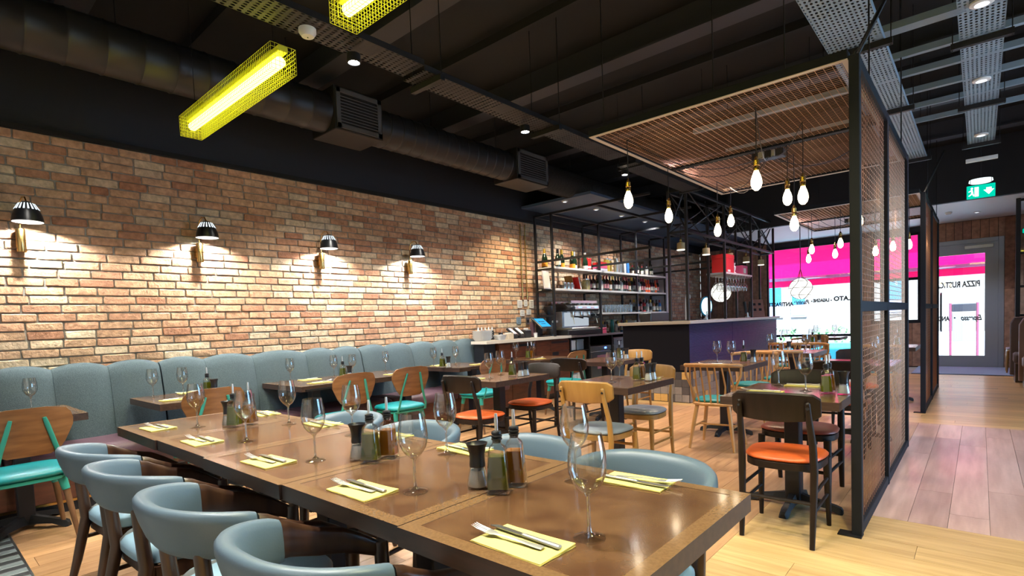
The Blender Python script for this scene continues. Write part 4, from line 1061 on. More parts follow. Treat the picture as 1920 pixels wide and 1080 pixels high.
# oil, vinegar, salt
def cruet(kind):
    t = thing('oil_bottle' if kind == 'oil' else 'vinegar_bottle', kind, 'bottle')
    mb = MB(); mb.lathe([(.004, 0), (.030, 0), (.0345, .003), (.0345, .010), (.031, .06), (.0255, .128), (.0225, .138), (.013, .146), (.0125, .158), (.0122, .158), (.0122, .147), (.021, .136), (.024, .127), (.0292, .06), (.0325, .016), (.004, .015)], 32, sq=7, cap=False)
    mb.build('glass_body', 'footglass', t, ang=50)
    MB().lathe([(.001, .016), (.0318, .0165), (.0288, .06), (.0245, .112), (.001, .1125)], 32, sq=7, cap=False).build('liquid', 'oil' if kind == 'oil' else 'vinegar', t, ang=50)
    MB().lathe([(.0118, .150), (.0128, .158), (.0165, .160), (.0165, .164), (.013, .166), (.0165, .169), (.0165, .173), (.013, .175), (.016, .178), (.015, .184), (.006, .187), (.001, .187)], 20).build('stopper', 'blackplastic', t)
    MB().lathe([(.0055, .186), (.0050, .200), (.0058, .215), (.0042, .238), (.0036, .238)], 14).build('pourer', 'steel', t)
    return t
def saltpot():
    t = thing('salt_pot', 'salt', 'salt pot')
    MB().lathe([(.001, 0), (.033, 0), (.0345, .004), (.034, .014), (.0285, .040), (.0245, .062), (.0235, .074), (.0225, .074), (.0235, .062), (.0272, .040), (.0325, .014), (.031, .006), (.001, .005)], 32, cap=False).build('glass_body', 'glass', t, ang=60)
    MB().lathe([(.001, .0062), (.031, .0065), (.032, .014), (.0268, .040), (.0238, .056), (.001, .057)], 28, cap=False).build('salt', 'salt', t)
    MB().lathe([(.0245, .066), (.025, .074), (.0235, .085), (.024, .105), (.028, .125), (.0345, .139), (.0335, .139), (.026, .122), (.001, .112)], 32, cap=False).build('collar', 'blackplastic', t, ang=60)
    return t
OB, VB, SB = Kind(cruet('oil'), 'olive oil bottles'), Kind(cruet('vinegar'), 'vinegar bottles'), Kind(saltpot(), 'salt pots')
for x, y, w_, k in ((-1.085, 1.155, 'nearest the camera on the long table', 1), (-1.735, 1.15, 'on the long table behind the second wine glass', 1), (-3.06, 1.18, 'at the far end of the long table', 1)):
    OB((x, y, .75), .62, 'green olive oil bottle with steel pourer '+w_); VB((x-.004, y+.083, .75), .55, 'amber vinegar bottle with steel pourer '+w_); SB((x-.088, y+.002, .75), 0, 'salt pot with black flared collar '+w_)
sets = [(-4.98, 1.72, 'on the second banquette table', 'o', 's'), (-5.05, 3.06, 'on the double-pedestal table', 'o', 's'), (-5.02, 4.42, 'on the last banquette table', 'o', 's'), (-4.9, 5.95, 'on the table before the cupboards', 'ov', ''),
        (-3.40, 3.88, 'on the table with two orange-seated chairs', 'o', 'ss'), (-2.12, 3.97, 'on the table with honey chairs', 'ov', 'ss'), (-1.88, 5.86, 'on the table before the navy bar', 'o', 's'), (-.71, 3.72, 'beside the mesh post on the screen-side table', 'ov', 's'),
        (-3.5, 6.1, 'on the table by the black end of the bar', 'o', 's'), (-1.98, 7.66, 'on the second bar table', 'v', 's'), (-2.02, 9.62, 'on the far bar table', 'o', 's'), (-.85, 8.95, 'seen between the two mesh screens', 'o', '')]
for x, y, w_, a, b in sets:
    q = 0
    for c in a:
        (OB if c == 'o' else VB)((x, y+q, .75), .3, ('olive oil bottle ' if c == 'o' else 'vinegar bottle ')+w_); q += .085
    q = .0
    for k, c in enumerate(b):
        SB((x+.09, y+.02+q, .75), 0, ('salt pot with black collar ' if k == 0 else 'second salt pot behind the first ')+w_); q += .08

# ------------------------------------------------------------ mesh screens and hanging mesh panels
def mesh_screen(y0, y1, label, ztop=2.61):
    t = thing('mesh_screen', label, 'screen', (-.51, y0, 0))
    L_ = y1-y0; w_ = .05; mid = L_*.46
    for nm, y in (('post', 0), ('post', mid), ('post', L_)):
        MB().span((-w_/2, y-w_/2, 0), (w_/2, y+w_/2, ztop), bev=.003).build('post', 'screenframe', t, smooth=False)
    for z in (.03, 1.275, ztop-.025):
        MB().span((-w_/2+.004, w_/2, z-.03), (w_/2-.004, L_-w_/2, z+.03), bev=.003).build('rail', 'screenframe', t, smooth=False)
    MB().span((-.09, -.05, 0), (.025, .03, .008)).build('foot_plate', 'iron', t, smooth=False)
    for a, b in ((w_/2, mid-w_/2), (mid+w_/2, L_-w_/2)):
        mb = MB(); st = .034
        n = int((b-a)/.055)
        for k in range(1, n): y = a+(b-a)*k/n; mb.tube([(.003, y, .06), (.003, y, ztop-.05)], .0014, 4)
        n = int((ztop-.1)/st)
        for k in range(1, n): z = .06+(ztop-.11)*k/n; mb.tube([(-.001, a, z), (-.001, b, z)], .0026, 4)
        stuff(mb.build('wire_mesh', 'copper', t, smooth=False))
    MB().cyl((.019, .35, ztop), (.019, .35, CZ), .005, n=6).build('hanging_rod', 'iron', t); MB().cyl((.019, L_-.5, ztop), (.019, L_-.5, CZ), .005, n=6).build('hanging_rod', 'iron', t)
    MB().tube([(0, 0, ztop-.02), (.18, .25, 3.1)], .012, 6).build('brace', 'iron', t)
    return t
mesh_screen(3.45, 5.98, 'tall copper wire mesh screen in a dark steel frame, the nearer of two')
mesh_screen(8.02, 10.7, 'tall copper wire mesh screen in a dark steel frame, the farther of two')
def mesh_panel(x0, x1, y0, y1, z, bars, label):
    t = thing('mesh_canopy', label, 'canopy', (x0, y0, z))
    a, b = x1-x0, y1-y0; e = .035
    mb = MB(); mb.span((0, 0, 0), (a, e, .05), bev=.003).span((0, b-e, 0), (a, b, .05), bev=.003).span((0, e, 0), (e, b-e, .05), bev=.003).span((a-e, e, 0), (a, b-e, .05), bev=.003)
    mb.build('frame', 'screenframe', t, smooth=False)
    mb = MB(); mb.span((0, 0, -.004), (a, .03, 0)).span((0, b-.03, -.004), (a, b, 0)).span((0, .03, -.004), (.03, b-.03, 0)).span((a-.03, .03, -.004), (a, b-.03, 0))
    mb.build('edge_trim', 'edgetrim', t, smooth=False)
    for y in bars: MB().span((e, y-.03, 0), (a-e, y+.03, .045), bev=.003).build('cross_bar', 'screenframe', t, smooth=False)
    mb = MB(); n = int(a/.042)
    for k in range(1, n): x = a*k/n; mb.tube([(x, e, .012), (x, b-e, .012)], .0016, 4)
    n = int(b/.030)
    for k in range(1, n): y = b*k/n; mb.tube([(e, y, .016), (a-e, y, .016)], .0010, 4)
    stuff(mb.build('wire_mesh', 'copper_bulblit', t, smooth=False))
    for x in (.1, a*.55, a-.32):
        for y in (.05, b-.05): MB().cyl((x, y, .05), (x, y, CZ-z), .004, n=6).build('suspension_rod', 'iron', t)
    return t
mesh_panel(-2.17, -.54, 3.43, 6.12, 2.60, (1.34,), 'copper wire mesh canopy hanging over the nearer bulbs')
mesh_panel(-2.12, -.54, 7.95, 10.2, 2.60, (1.1,), 'copper wire mesh canopy hanging over the farther bulbs')

# ------------------------------------------------------------ bare bulbs
def bulb_lamp(x, y, z, ztop, label, lit=True):
    t = thing('pendant_bulb', label, 'pendant lamp', (x, y, z), group='bare bulbs on dark cords')
    MB().lathe([(.001, -.068), (.012, -.066), (.027, -.05), (.034, -.025), (.033, 0), (.025, .03), (.016, .05), (.013, .062), (.001, .062)], 20).build('bulb', 'bulb' if lit else 'glass', t, ang=60)
    MB().lathe([(.0145, .058), (.019, .06), (.020, .085), (.017, .09), (.020, .094), (.019, .125), (.013, .132), (.007, .15), (.003, .155)], 18).build('socket', 'brass', t)
    MB().tube([(0, 0, .15), (.003, 0, .15+(ztop-z-.15)*.5), (0, 0, ztop-z)], .0035, 6).build('cord', 'blackplastic', t)
    return t
BU = [(-2.007, 3.70, 2.16, 2.6, 'lit bare bulb at the near corner of the nearer mesh canopy'), (-2.10, 4.60, 2.17, 2.6, 'lit bare bulb second along the bar-side edge of the nearer canopy'),
      (-1.106, 3.757, 2.13, 2.6, 'lit bare bulb hanging highest in the middle of the nearer canopy'), (-1.175, 4.79, 2.19, 2.6, 'lit bare bulb, left one of the close pair near the mesh post'),
      (-.953, 4.30, 2.09, 2.6, 'lit bare bulb, right one of the close pair near the mesh post'), (-1.992, 5.49, 2.12, 2.6, 'lit bare bulb in front of the bar frame, lower of two'),
      (-1.993, 5.88, 2.26, 2.6, 'lit bare bulb in front of the bar frame, higher of two'), (-1.20, 5.10, 2.02, 2.6, 'lit bare bulb below the close pair near the mesh post'),
      (-.76, 5.27, 2.0, 2.6, 'lit bare bulb showing just beside the mesh post through the mesh')]
for b_ in BU: bulb_lamp(*b_)
BU2 = [(-1.74, 8.30, 2.12, 2.6, 'lit bare bulb before the awning on the farther canopy, upper of two'), (-1.93, 9.0, 2.06, 2.6, 'lit bare bulb before the awning on the farther canopy, lower of two'),
       (-1.40, 8.3, 2.16, 2.6, 'lit bare bulb before the awning nearest the mesh post'), (-1.56, 8.85, 2.08, 2.6, 'lit bare bulb before the awning at the window mullion'),
       (-1.0, 8.19, 2.0, 2.6, 'lit bare bulb seen low through the first mesh screen'), (-.83, 8.3, 2.05, 2.6, 'lit bare bulb seen high through the first mesh screen'), (-.69, 8.6, 2.08, 2.6, 'lit bare bulb seen in the gap between the two mesh screens')]
for b_ in BU2: bulb_lamp(*b_)
def canopy_box(x, y, z, ends, label):
    t = thing('junction_box', label, 'junction box', (x, y, z))
    MB().span((-.12, -.05, -.03), (.12, .05, .03), bev=.006).build('box', 'blackplastic', t, smooth=False)
    MB().span((-.07, -.055, -.028), (-.02, .055, .028), bev=.004).span((.03, -.055, -.028), (.06, .055, .028), bev=.004).build('clamp', 'brushed', t, smooth=False)
    for (ex, ey, ez) in ends:
        a = V((ex-x, ey-y, ez-z)); pts = []
        for k in range(11):
            u = k/10; p = a*u; p.z -= .16*math.sin(PI*u)*min(1, a.length); pts.append(p)
        MB().tube(pts, .0035, 5).build('cable', 'blackplastic', t)
    return t
canopy_box(-1.3, 4.75, 2.54, [(b[0], b[1], 2.6) for b in BU], 'black junction box under the nearer mesh canopy with looping cables')
canopy_box(-1.35, 9.05, 2.54, [(b[0], b[1], 2.6) for b in BU2], 'black junction box under the farther mesh canopy with looping cables')
# a rope chain looped inside the near screen
mb = MB()
pts = [V((-.60, 4.5, 2.58)), V((-.62, 4.35, 2.25)), V((-.63, 4.22, 1.9)), V((-.63, 4.16, 1.6)), V((-.62, 4.2, 1.35)), V((-.61, 4.28, .9)), V((-.6, 4.4, .5))]
fine = []
for a, b in zip(pts, pts[1:]): fine += [a.lerp(b, k/6) for k in range(6)]
fine.append(pts[-1])
for k, (a, b) in enumerate(zip(fine, fine[1:])):
    d = (b-a)*.72; sd = V((0, .014, 0)) if k % 2 else V((.014, 0, 0)); c = (a+b)/2
    mb.tube([c-d, c-d*.6+sd, c+d*.6+sd, c+d, c+d*.6-sd, c-d*.6-sd], .004, 5, closed=True)
tag(mb.build('chain', 'copper'), 'dark chain hanging inside the nearer mesh screen', 'chain')
for i, (x, y, z, r, zt, l) in enumerate(((-2.27, 10, 1.66, .175, CZ, 'white globe lamp in a rope net hanging before the window'), (-3.95, 11.0, 1.73, .19, CZ, 'white globe lamp in a rope net hanging behind the bar frame'))):
    t = thing('globe_lamp', l, 'lamp', (x, y, z), group='net-wrapped globe lamps')
    MB().sphere((0, 0, 0), r, 28, 18).build('globe', 'globe', t)
    mb = MB()
    for k in range(6):
        a = k*PI/3; pts = [V((r*1.02*math.cos(a+.5*math.sin(q*2))*math.sin(q), r*1.02*math.sin(a+.5*math.sin(q*2))*math.sin(q), r*1.02*math.cos(q))) for q in [PI*j/14 for j in range(1, 14)]]
        mb.tube([V((0, 0, r*1.9))]+pts, .005, 5)
    for q in (.8, 1.5, 2.2): mb.tube([V((r*1.02*math.sin(q)*math.cos(2*PI*j/24), r*1.02*math.sin(q)*math.sin(2*PI*j/24), r*1.02*math.cos(q))) for j in range(24)], .004, 5, closed=True)
    mb.build('rope_net', 'blackplastic', t)
    MB().cyl((0, 0, r*1.85), (0, 0, zt-z), .007, n=8).build('cord', 'blackplastic', t)

# ------------------------------------------------------------ bar counter with its steel frame
def bar():
    t = thing('bar_counter', 'long navy ribbed bar counter with pale top and chequered tile foot', 'bar', (0, 0, 0))
    x0, x1, y0, y1 = -4.25, -3.19, 7.55, 12.0
    MB().span((x0, y0, 0), (x1, y1, 1.155)).build('carcass', 'barblack', t, smooth=False)
    MB().span((x0-.06, y0-.06, 1.158), (x1+.06, y1+.05, 1.205), bev=.004).build('worktop', 'bartop', t, smooth=False)
    MB().span((x0, y0-.014, .462), (x1+.014, y0, 1.155)).build('end_panel', 'barblack', t, smooth=False)
    for a, b in ((y0, 9.36), (9.372, y1)):
        mb = MB(); z = .465
        rings = []
        prof = []
        while z < 1.15:
            prof += [(0, z), (.006, z+.002), (.010, z+.0095), (.006, z+.017), (0, z+.019)]; z += .0195
        for yy in (a, b): rings.append([V((x1-.02, yy, .465))]+[V((x1+p[0], yy, p[1])) for p in prof]+[V((x1-.02, yy, 1.155))])
        mb.loft(rings).build('ribbed_panel', 'barnavy', t, ang=20)
    r = random.Random(6); s = .112
    def tiles(org, u, n, nrm):
        for i in range(n):
            for k in range(4):
                q = r.random(); c = .99 if q > .87 else (r.uniform(.0, .06) if q < .22 else r.uniform(.15, .8))
                m = tm[min(range(len(tm)), key=lambda j: abs(tm[j][0]-c))][1][nrm]
                o = link('tile', m, t, V(org)+V(u)*(s*(i+.5))+V((0, 0, s*(k+.5)+.006)))
    tm = []
    for c in (0, .03, .2, .3, .4, .5, .6, .7, .8, .99):
        tm.append((c, {'y': MB().span((-s/2+.002, -.012, -s/2+.002), (s/2-.002, 0, s/2-.002), bev=.002).mesh('tile', 'tile_bar', smooth=False, rnd=c), 'x': MB().span((0, -s/2+.002, -s/2+.002), (.012, s/2-.002, s/2-.002), bev=.002).mesh('tile', 'tile_bar', smooth=False, rnd=c)}))
    tiles((x0+.05, y0, 0), (1, 0, 0), 9, 'y'); tiles((x1, y0, 0), (0, 1, 0), 39, 'x')
    # steel frame standing on the bar
    f = thing('bar_gantry', 'black steel gantry with crossed braces standing on the bar counter', 'frame', (0, 0, 0))
    xa, xb = -3.47, -3.2; ys = (7.58, 9.1, 10.47, 11.9); q = .019; zt = 3.12
    for x in (xa, xb):
        for y in ys: MB().span((x-q, y-q, 1.205), (x+q, y+q, zt), bev=.002).build('post', 'black', f, smooth=False)
        for z in (zt-.02, 2.5): MB().span((x-q, ys[0], z-q), (x+q, ys[-1], z+q), bev=.002).build('rail', 'black', f, smooth=False)
    for y in ys:
        for z in (zt-.02, 2.5): MB().span((xa, y-q+.002, z-q+.002), (xb, y+q-.002, z+q-.002)).build('cross_rail', 'black', f, smooth=False)
    for a, b in zip(ys, ys[1:]):
        for x in (xa, xb):
            for p, r_ in (((x, a, 2.5), (x, b, zt-.02)), ((x, a, zt-.02), (x, b, 2.5))): MB().tube([p, r_], .011, 4).build('brace', 'black', f, smooth=False)
    for p, r_ in (((xa, ys[0], 2.5), (xb, ys[0], zt)), ((xa, ys[0], zt), (xb, ys[0], 2.5)), ((xa, ys[-1], 2.5), (xb, ys[-1], zt)), ((xa, ys[-1], zt), (xb, ys[-1], 2.5))): MB().tube([p, r_], .011, 4).build('brace', 'black', f, smooth=False)
    MB().span((xa-.05, 9.12, 1.955), (xb+.02, 10.45, 1.985), bev=.002).build('rack_shelf', 'shelf', f, smooth=False)
    mb = MB()
    for k in range(9): mb.span((xa-.04, 9.2+k*.15, 1.93), (xb+.01, 9.215+k*.15, 1.953))
    mb.build('glass_rail', 'brushed', f, smooth=False)
    for k in range(16):
        y = 9.23+(k % 8)*.148; x = -3.26 if k < 8 else -3.40
        o = GL((x, y, 1.937), 0, 'hanging wine glass in the bar rack, %s from the near end, %s row' % (ORD[k % 8], 'front' if k < 8 else 'rear'), 'wine glasses hanging over the bar'); o.rotation_euler = (PI, 0, 0)
    # small concrete-shaded pendants
    def pend():
        p = thing('pendant_lamp', 'p', 'pendant lamp')
        MB().lathe([(.055, 0), (.057, .004), (.057, .095), (.052, .10), (.05, .10), (.05, .0)], 24, cap=False).lathe([(.001, .098), (.055, .098), (.055, .102), (.001, .102)], 24).build('shade', 'concrete', p)
        MB().lathe([(.058, -.006), (.060, -.004), (.060, .006), (.054, .006), (.052, -.006)], 24, cap=False).build('rim', emit('pale_rim', (1, .96, .85), 1.6), p)
        MB().lathe([(.03, .10), (.03, .115), (.018, .125), (.018, .15), (.009, .16), (.009, .19), (.003, .20)], 14).build('neck', 'brass', p)
        MB().cyl((0, 0, .195), (0, 0, .85), .004, n=6).build('cord', 'blackplastic', p)
        return p
    PD = Kind(pend(), 'small ochre pendants inside the bar gantry')
    for k, y in enumerate((7.68, 8.65, 9.73, 10.62, 11.52)): PD((-3.33, y, 2.25), 0, 'small ochre pendant lamp in the bar gantry, %s from the near end' % ORD[k])
    # things on the rack and on the bar
    g = thing('gift_box', 'large glossy red box on the glass rack over the bar', 'box', (-3.34, 9.42, 1.986))
    MB().span((-.12, -.2, 0), (.12, .2, .30), bev=.006).build('box', 'red', g, smooth=False); MB().span((-.124, -.204, .24), (.124, .204, .31), bev=.004).build('lid', 'red', g, smooth=False)
    MB().span((.121, -.12, .015), (.125, .0, .05)).build('label', 'paper', g, smooth=False)
    g = thing('gift_box', 'pinkish small carton on the glass rack beside the red box', 'box', (-3.34, 10.25, 1.986))
    MB().span((-.1, -.15, 0), (.1, .15, .17), bev=.004).build('box', 'pink', g, smooth=False); MB().span((.1, -.08, .03), (.104, .05, .12)).build('label', 'paper', g, smooth=False)
    g = thing('bust', 'small white figurine with dark cap on the glass rack', 'figurine', (-3.32, 9.86, 1.986))
    MB().lathe([(.05, 0), (.055, .02), (.03, .05), (.045, .09), (.05, .13), (.025, .16), (.001, .165)], 18).build('body', 'white', g); MB().sphere((0, 0, .19), .042, 14, 10).build('head', 'white', g); MB().lathe([(.046, .20), (.044, .225), (.02, .25), (.001, .252)], 16).build('cap', 'blackplastic', g)
    g = thing('beer_tap', 'beer tap with round glowing pale blue sign on the bar', 'beer tap', (-3.62, 9.35, 1.205))
    MB().lathe([(.05, 0), (.05, .015), (.024, .03), (.024, .13), (.03, .14), (.001, .15)], 18).build('column', 'steel', g)
    MB().tube([(0, 0, .1), (.05, -.03, .12), (.08, -.05, .08)], .012, 8).build('spout', 'steel', g)
    d = Matrix.Rotation(math.radians(62), 4, 'Z') @ Matrix.Rotation(PI/2, 4, 'X')
    def disc(nm, r_, t0, t1, m):
        mb = MB(); mb.lathe([(.001, t0), (r_, t0), (r_, t1), (.001, t1)], 36); bmesh.ops.transform(mb.bm, matrix=Matrix.Translation((0, 0, .23)) @ d @ Matrix.Diagonal((.82, 1.12, 1, 1)), verts=mb.bm.verts); mb.build(nm, m, g)
    disc('sign_rim', .155, -.012, .012, mat('blue_rim', (.0, .25, .5), .3)); disc('sign_face', .135, -.016, .016, emit('cyan_sign_face', (.62, .95, 1), 2.2))
    for k, (x, y, l) in enumerate(((-3.75, 8.8, 'tall curved steel beer font on the bar left of the glowing sign'), (-3.55, 11.35, 'pair of black pump handles standing on the far part of the bar'))):
        g = thing('beer_font', l, 'beer tap', (x, y, 1.205))
        if k == 0:
            MB().tube([(0, 0, 0), (0, 0, .25), (.01, -.01, .38), (.04, -.03, .45), (.02, -.02, .5)], [.022, .02, .018, .02, .014], 12).build('pillar', 'steel', g)
            MB().tube([(.04, -.03, .44), (.10, -.07, .42), (.11, -.08, .36)], .010, 8).build('spout', 'steel', g)
        else:
            MB().lathe([(.05, 0), (.05, .02), (.02, .03), (.02, .10), (.001, .105)], 14).build('base', 'steel', g)
            for s_ in (-1, 1): MB().tube([(s_*.03, 0, .08), (s_*.04, 0, .18), (s_*.06, 0, .32)], [.016, .022, .03], 10).build('handle', 'blackplastic', g)
    g = thing('menu_board', 'small pinkish board with dark symbols leaning at the far end of the bar', 'sign', (-3.42, 11.55, 1.206), .75)
    rx = Matrix.Rotation(math.radians(-14), 4, 'X')
    MB().box((0, 0, .18), (.26, .018, .36), rot=rx, bev=.002).build('board', mat('dusty_pink_board', (.46, .22, .18), .6), g, smooth=False)
    mb = MB()
    for i in range(2):
        for j in range(2): 
            mb.box(V((-.06+i*.11, -.012+.03*(j)-.006, .15+j*.11)), (.055, .004, .05), rot=rx)
    mb.build('symbols', 'ink', g, smooth=False); MB().box((0, -.0, .03), (.262, .022, .06), rot=rx).build('foot_band', 'blackplastic', g, smooth=False)
    m = MB().span((-3.72, 8.1, 1.2055), (-3.3, 8.55, 1.216), bev=.003).build('bar_mat', 'blackplastic', smooth=False); tag(m, 'flat black rubber mat on the bar top', 'bar mat')
    g = thing('ice_well', 'black boxes behind the bar top against the brick', 'box', (-4.12, 8.4, 1.2055)); MB().span((-.1, -.35, 0), (.1, .35, .13), bev=.01).build('box', 'blackplastic', g, smooth=False); MB().span((-.104, -.355, .105), (.104, .355, .14), bev=.006).build('lid', 'blackplastic', g, smooth=False)
bar()

# ------------------------------------------------------------ back counter, cupboards, fridges, shelves
def backbar():
    t = thing('wall_counter', 'walnut cupboard unit with drawers under the pale counter beside the banquette', 'cabinet', (0, 0, 0))
    xf, xw = -5.25, WX+.03
    MB().span((xw, 5.70, .10), (xf, 7.46, .985)).build('carcass', 'cabinet', t, smooth=False)
    MB().span((xw, 5.70, 0), (xf-.07, 7.46, .10)).build('plinth', 'blackplastic', t, smooth=False)
    def front_(nm, a, b, c, d, pull):
        o = MB().span((xf, a+.004, c+.004), (xf+.018, b-.004, d-.004), bev=.002).build(nm, 'cabinet', t, smooth=False)
        if pull: MB().span((xf+.0175, pull[0], pull[2]), (xf+.0185, pull[1], pull[3])).build('finger_pull', 'blackplastic', o, smooth=False)
    front_('door', 5.70, 5.96, .11, .97, None)
    front_('drawer', 5.96, 6.56, .76, .97, (6.02, 6.50, .915, .95)); front_('door', 5.96, 6.56, .11, .76, None)
    front_('filler_panel', 6.56, 6.93, .11, .97, None)
    front_('drawer', 6.93, 7.46, .79, .97, (6.96, 7.42, .915, .95)); front_('door', 6.93, 7.46, .11, .79, (6.98, 7.15, .72, .775))
    w_ = thing('worktop', 'pale stone worktop on the walnut cupboards carrying the till', 'worktop', (0, 0, 0))
    MB().span((xw, 5.65, .987), (xf+.06, 7.47, 1.03)).span((-5.50, 5.40, .987), (xf+.06, 5.65, 1.03)).build('slab', 'cream', w_, smooth=False)
    MB().span((-5.48, 5.44, .49), (xf-.04, 5.68, .985)).build('end_panel', 'blackplastic', w_, smooth=False)
    # steel bench with open bays and fridges
    s_ = thing('back_bar_bench', 'steel topped back bar bench with open shelves beyond the walnut cupboards', 'bench', (0, 0, 0))
    MB().span((xw, 7.475, .985), (xf+.05, 12.2, 1.02), bev=.003).build('steel_top', 'brushed', s_, smooth=False)
    for y in (7.50, 8.08, 8.86, 9.40, 10.6, 12.1): MB().span((xw+.02, y-.018, 0), (xf+.02, y+.018, .985)).build('upright', 'iron', s_, smooth=False)
    MB().span((xw+.02, 7.5, 0), (xw+.03, 12.1, .985)).build('back_panel', 'blackplastic', s_, smooth=False)
    for z in (.12, .48, .76): MB().span((xw+.03, 7.52, z-.012), (xf+.01, 8.06, z), bev=.002).build('shelf', 'iron', s_, smooth=False)
    bx = [('white', .125, 7.62, .2, .22, 'white tub on the bottom shelf under the back bar'), ('white', .125, 7.86, .2, .26, 'second white tub on the bottom shelf under the back bar'), ('paper', .765, 7.64, .15, .17, 'pale carton on the upper open shelf under the back bar'), ('strut', .765, 7.87, .2, .18, 'grey carton on the upper open shelf under the back bar')]
    for m, z, y, wd, h, l in bx:
        b = thing('carton', l, 'box', (-5.38, y, z)); MB().span((-.1, -wd/2, 0), (.1, wd/2, h), bev=.006).build('box', m, b, smooth=False); MB().span((-.103, -wd/2-.003, h-.03), (.103, wd/2+.003, h), bev=.004).build('lid', m, b, smooth=False)
    c = thing('cloth', 'crumpled turquoise cloth on the middle open shelf under the back bar', 'cloth', (-5.36, 7.76, .48))
    rg = random.Random(9); mb = MB(); bmesh.ops.create_icosphere(mb.bm, subdivisions=3, radius=.1)
    for v in mb.bm.verts: v.co *= rg.uniform(.75, 1.15); v.co.z = max(0, v.co.z*.8+.05); v.co.y *= 1.6
    mb.build('crumple', mat('turquoise_cloth', (.02, .30, .42), .8), c)
    f = thing('bottle_fridge', 'steel under-counter fridge with blue light and pink handle panel', 'fridge', (0, 0, 0))
    MB().span((xw+.05, 8.11, .02), (xf-.01, 8.83, .80), bev=.006).build('cabinet', 'brushed', f, smooth=False)
    MB().span((xf-.01, 8.12, .03), (xf+.02, 8.82, .70), bev=.004).build('door', 'brushed', f, smooth=False); MB().span((xf-.01, 8.12, .715), (xf+.015, 8.82, .795), bev=.004).build('control_panel', 'brushed', f, smooth=False)
    MB().box((xf+.016, 8.62, .755), (.006, .06, .03)).build('blue_light', emit('blue_led', (.05, .15, 1), 12), f, smooth=False)
    MB().span((xf+.021, 8.32, .38), (xf+.026, 8.74, .63), bev=.002).build('handle_panel', mat('pinkish_steel', (.62, .30, .42), .3, .5), f, smooth=False)
    f = thing('glass_washer', 'steel glass washer with dark window under the back bar near the bar end', 'dishwasher', (0, 0, 0))
    MB().span((xw+.05, 8.89, .02), (xf-.0, 9.37, .93), bev=.006).build('cabinet', 'brushed', f, smooth=False); MB().span((xf, 8.92, .80), (xf+.02, 9.35, .92), bev=.004).build('control_panel', 'brushed', f, smooth=False)
    MB().span((xf, 8.92, .1), (xf+.02, 9.35, .78), bev=.004).build('door', 'brushed', f, smooth=False); MB().span((xf+.02, 9.0, .45), (xf+.024, 9.28, .72)).build('window', 'blackplastic', f, smooth=False)
    for x in range(4): MB().box((xf+.022, 9.05+x*.05, .86), (.006, .02, .02)).build('button', 'blackplastic', f, smooth=False)
    # wall shelves -------------------------------------------------
    h = thing('shelf_rack', 'black steel rack with whitewashed shelves of bottles against the brick wall', 'shelf', (0, 0, 0))
    xa, xb = -5.56, -5.22; q = .018; ys = (7.05, 8.47, 9.87, 11.15); zt = 3.03
    for y in ys:
        for x in (xa, xb): MB().span((x-q, y-q, 1.03 if y < 7.4 else 1.02), (x+q, y+q, zt), bev=.002).build('post', 'black', h, smooth=False)
        for z in (zt-.018, 2.26): MB().span((xa, y-q+.002, z-q), (-3.49, y+q-.002, z+q), bev=.002).build('long_cross_rail', 'black', h, smooth=False)
        for z in (2.13, 1.775, 1.37): MB().span((xa, y-q+.002, z-.015), (xb, y+q-.002, z+.015)).build('bracket', 'black', h, smooth=False)
    for x in (xa, xb, -4.4):
        MB().span((x-q, ys[0], zt-.036), (x+q, ys[-1], zt), bev=.002).build('rail', 'black', h, smooth=False)
    for z, a in ((2.165, 7.05), (1.81, 7.05), (1.405, 8.47)): MB().span((xa+.018, a+.018, z-.035), (xb+.03, 11.14, z), bev=.002).build('shelf', 'shelf', h, smooth=False)
    MB().span((-5.74, 11.2, 1.02), (-5.2, 11.26, 2.6)).build('end_board', 'pale', h, smooth=False)
    # bottles: one mesh each, glass, cap and label
    def bottle(nm, prof, capz, labz, mats, label_r=1.012):
        mb = MB(); mb.mi = 0; mb.lathe(prof, 18)
        r0 = [r for r, z in prof if z <= labz[1]][-1]
        top = prof[-1]
        mb.mi = 1; mb.lathe([(top[0]*1.25, capz), (top[0]*1.25, top[1]+.004), (.001, top[1]+.005)], 14, cap=False)
        R0 = max(r for r, z in prof)
        mb.mi = 2; mb.lathe([(R0*1.015, labz[0]), (R0*1.015, labz[1])], 18, cap=False)
        return mb.mesh(nm, mats, ang=50)
    wine = [(.001, 0), (.036, 0), (.0375, .006), (.0375, .17), (.034, .195), (.018, .222), (.0145, .235), (.014, .285), (.0145, .29)]
    spirit = [(.001, 0), (.038, 0), (.04, .005), (.04, .15), (.036, .175), (.018, .195), (.014, .21), (.014, .26), (.015, .265)]
    champ = [(.001, 0), (.048, 0), (.05, .008), (.05, .13), (.046, .165), (.03, .215), (.0185, .25), (.0165, .29), (.018, .31)]
    mini = [(.001, 0), (.028, 0), (.03, .004), (.03, .13), (.026, .15), (.013, .175), (.0125, .205)]
    dg = mat('dark_green_glass', (.008, .022, .012), .12, coat=.3); db = mat('dark_red_glass', (.03, .006, .010), .12, coat=.3); br = mat('amber_glass', (.16, .06, .012), .12, coat=.3); cl = mat('pale_clear_spirit', (.42, .46, .50), .1, coat=.3); bb = mat('blue_spirit', (.04, .16, .42), .12, coat=.3); rd = mat('red_spirit', (.45, .02, .03), .12, coat=.3); og = mat('orange_aperitif', (.75, .09, .02), .15)
    gold = mat('gold_foil', (.65, .42, .06), .35, .6); lp = mat('cream_label', (.62, .58, .52), .7); lo = mat('orange_label', (.85, .34, .02), .6); lk = mat('black_label', (.03, .03, .035), .5); lr = mat('rose_label', (.55, .22, .24), .7); foil = mat('red_foil', (.28, .02, .03), .4); blk = M['blackplastic']
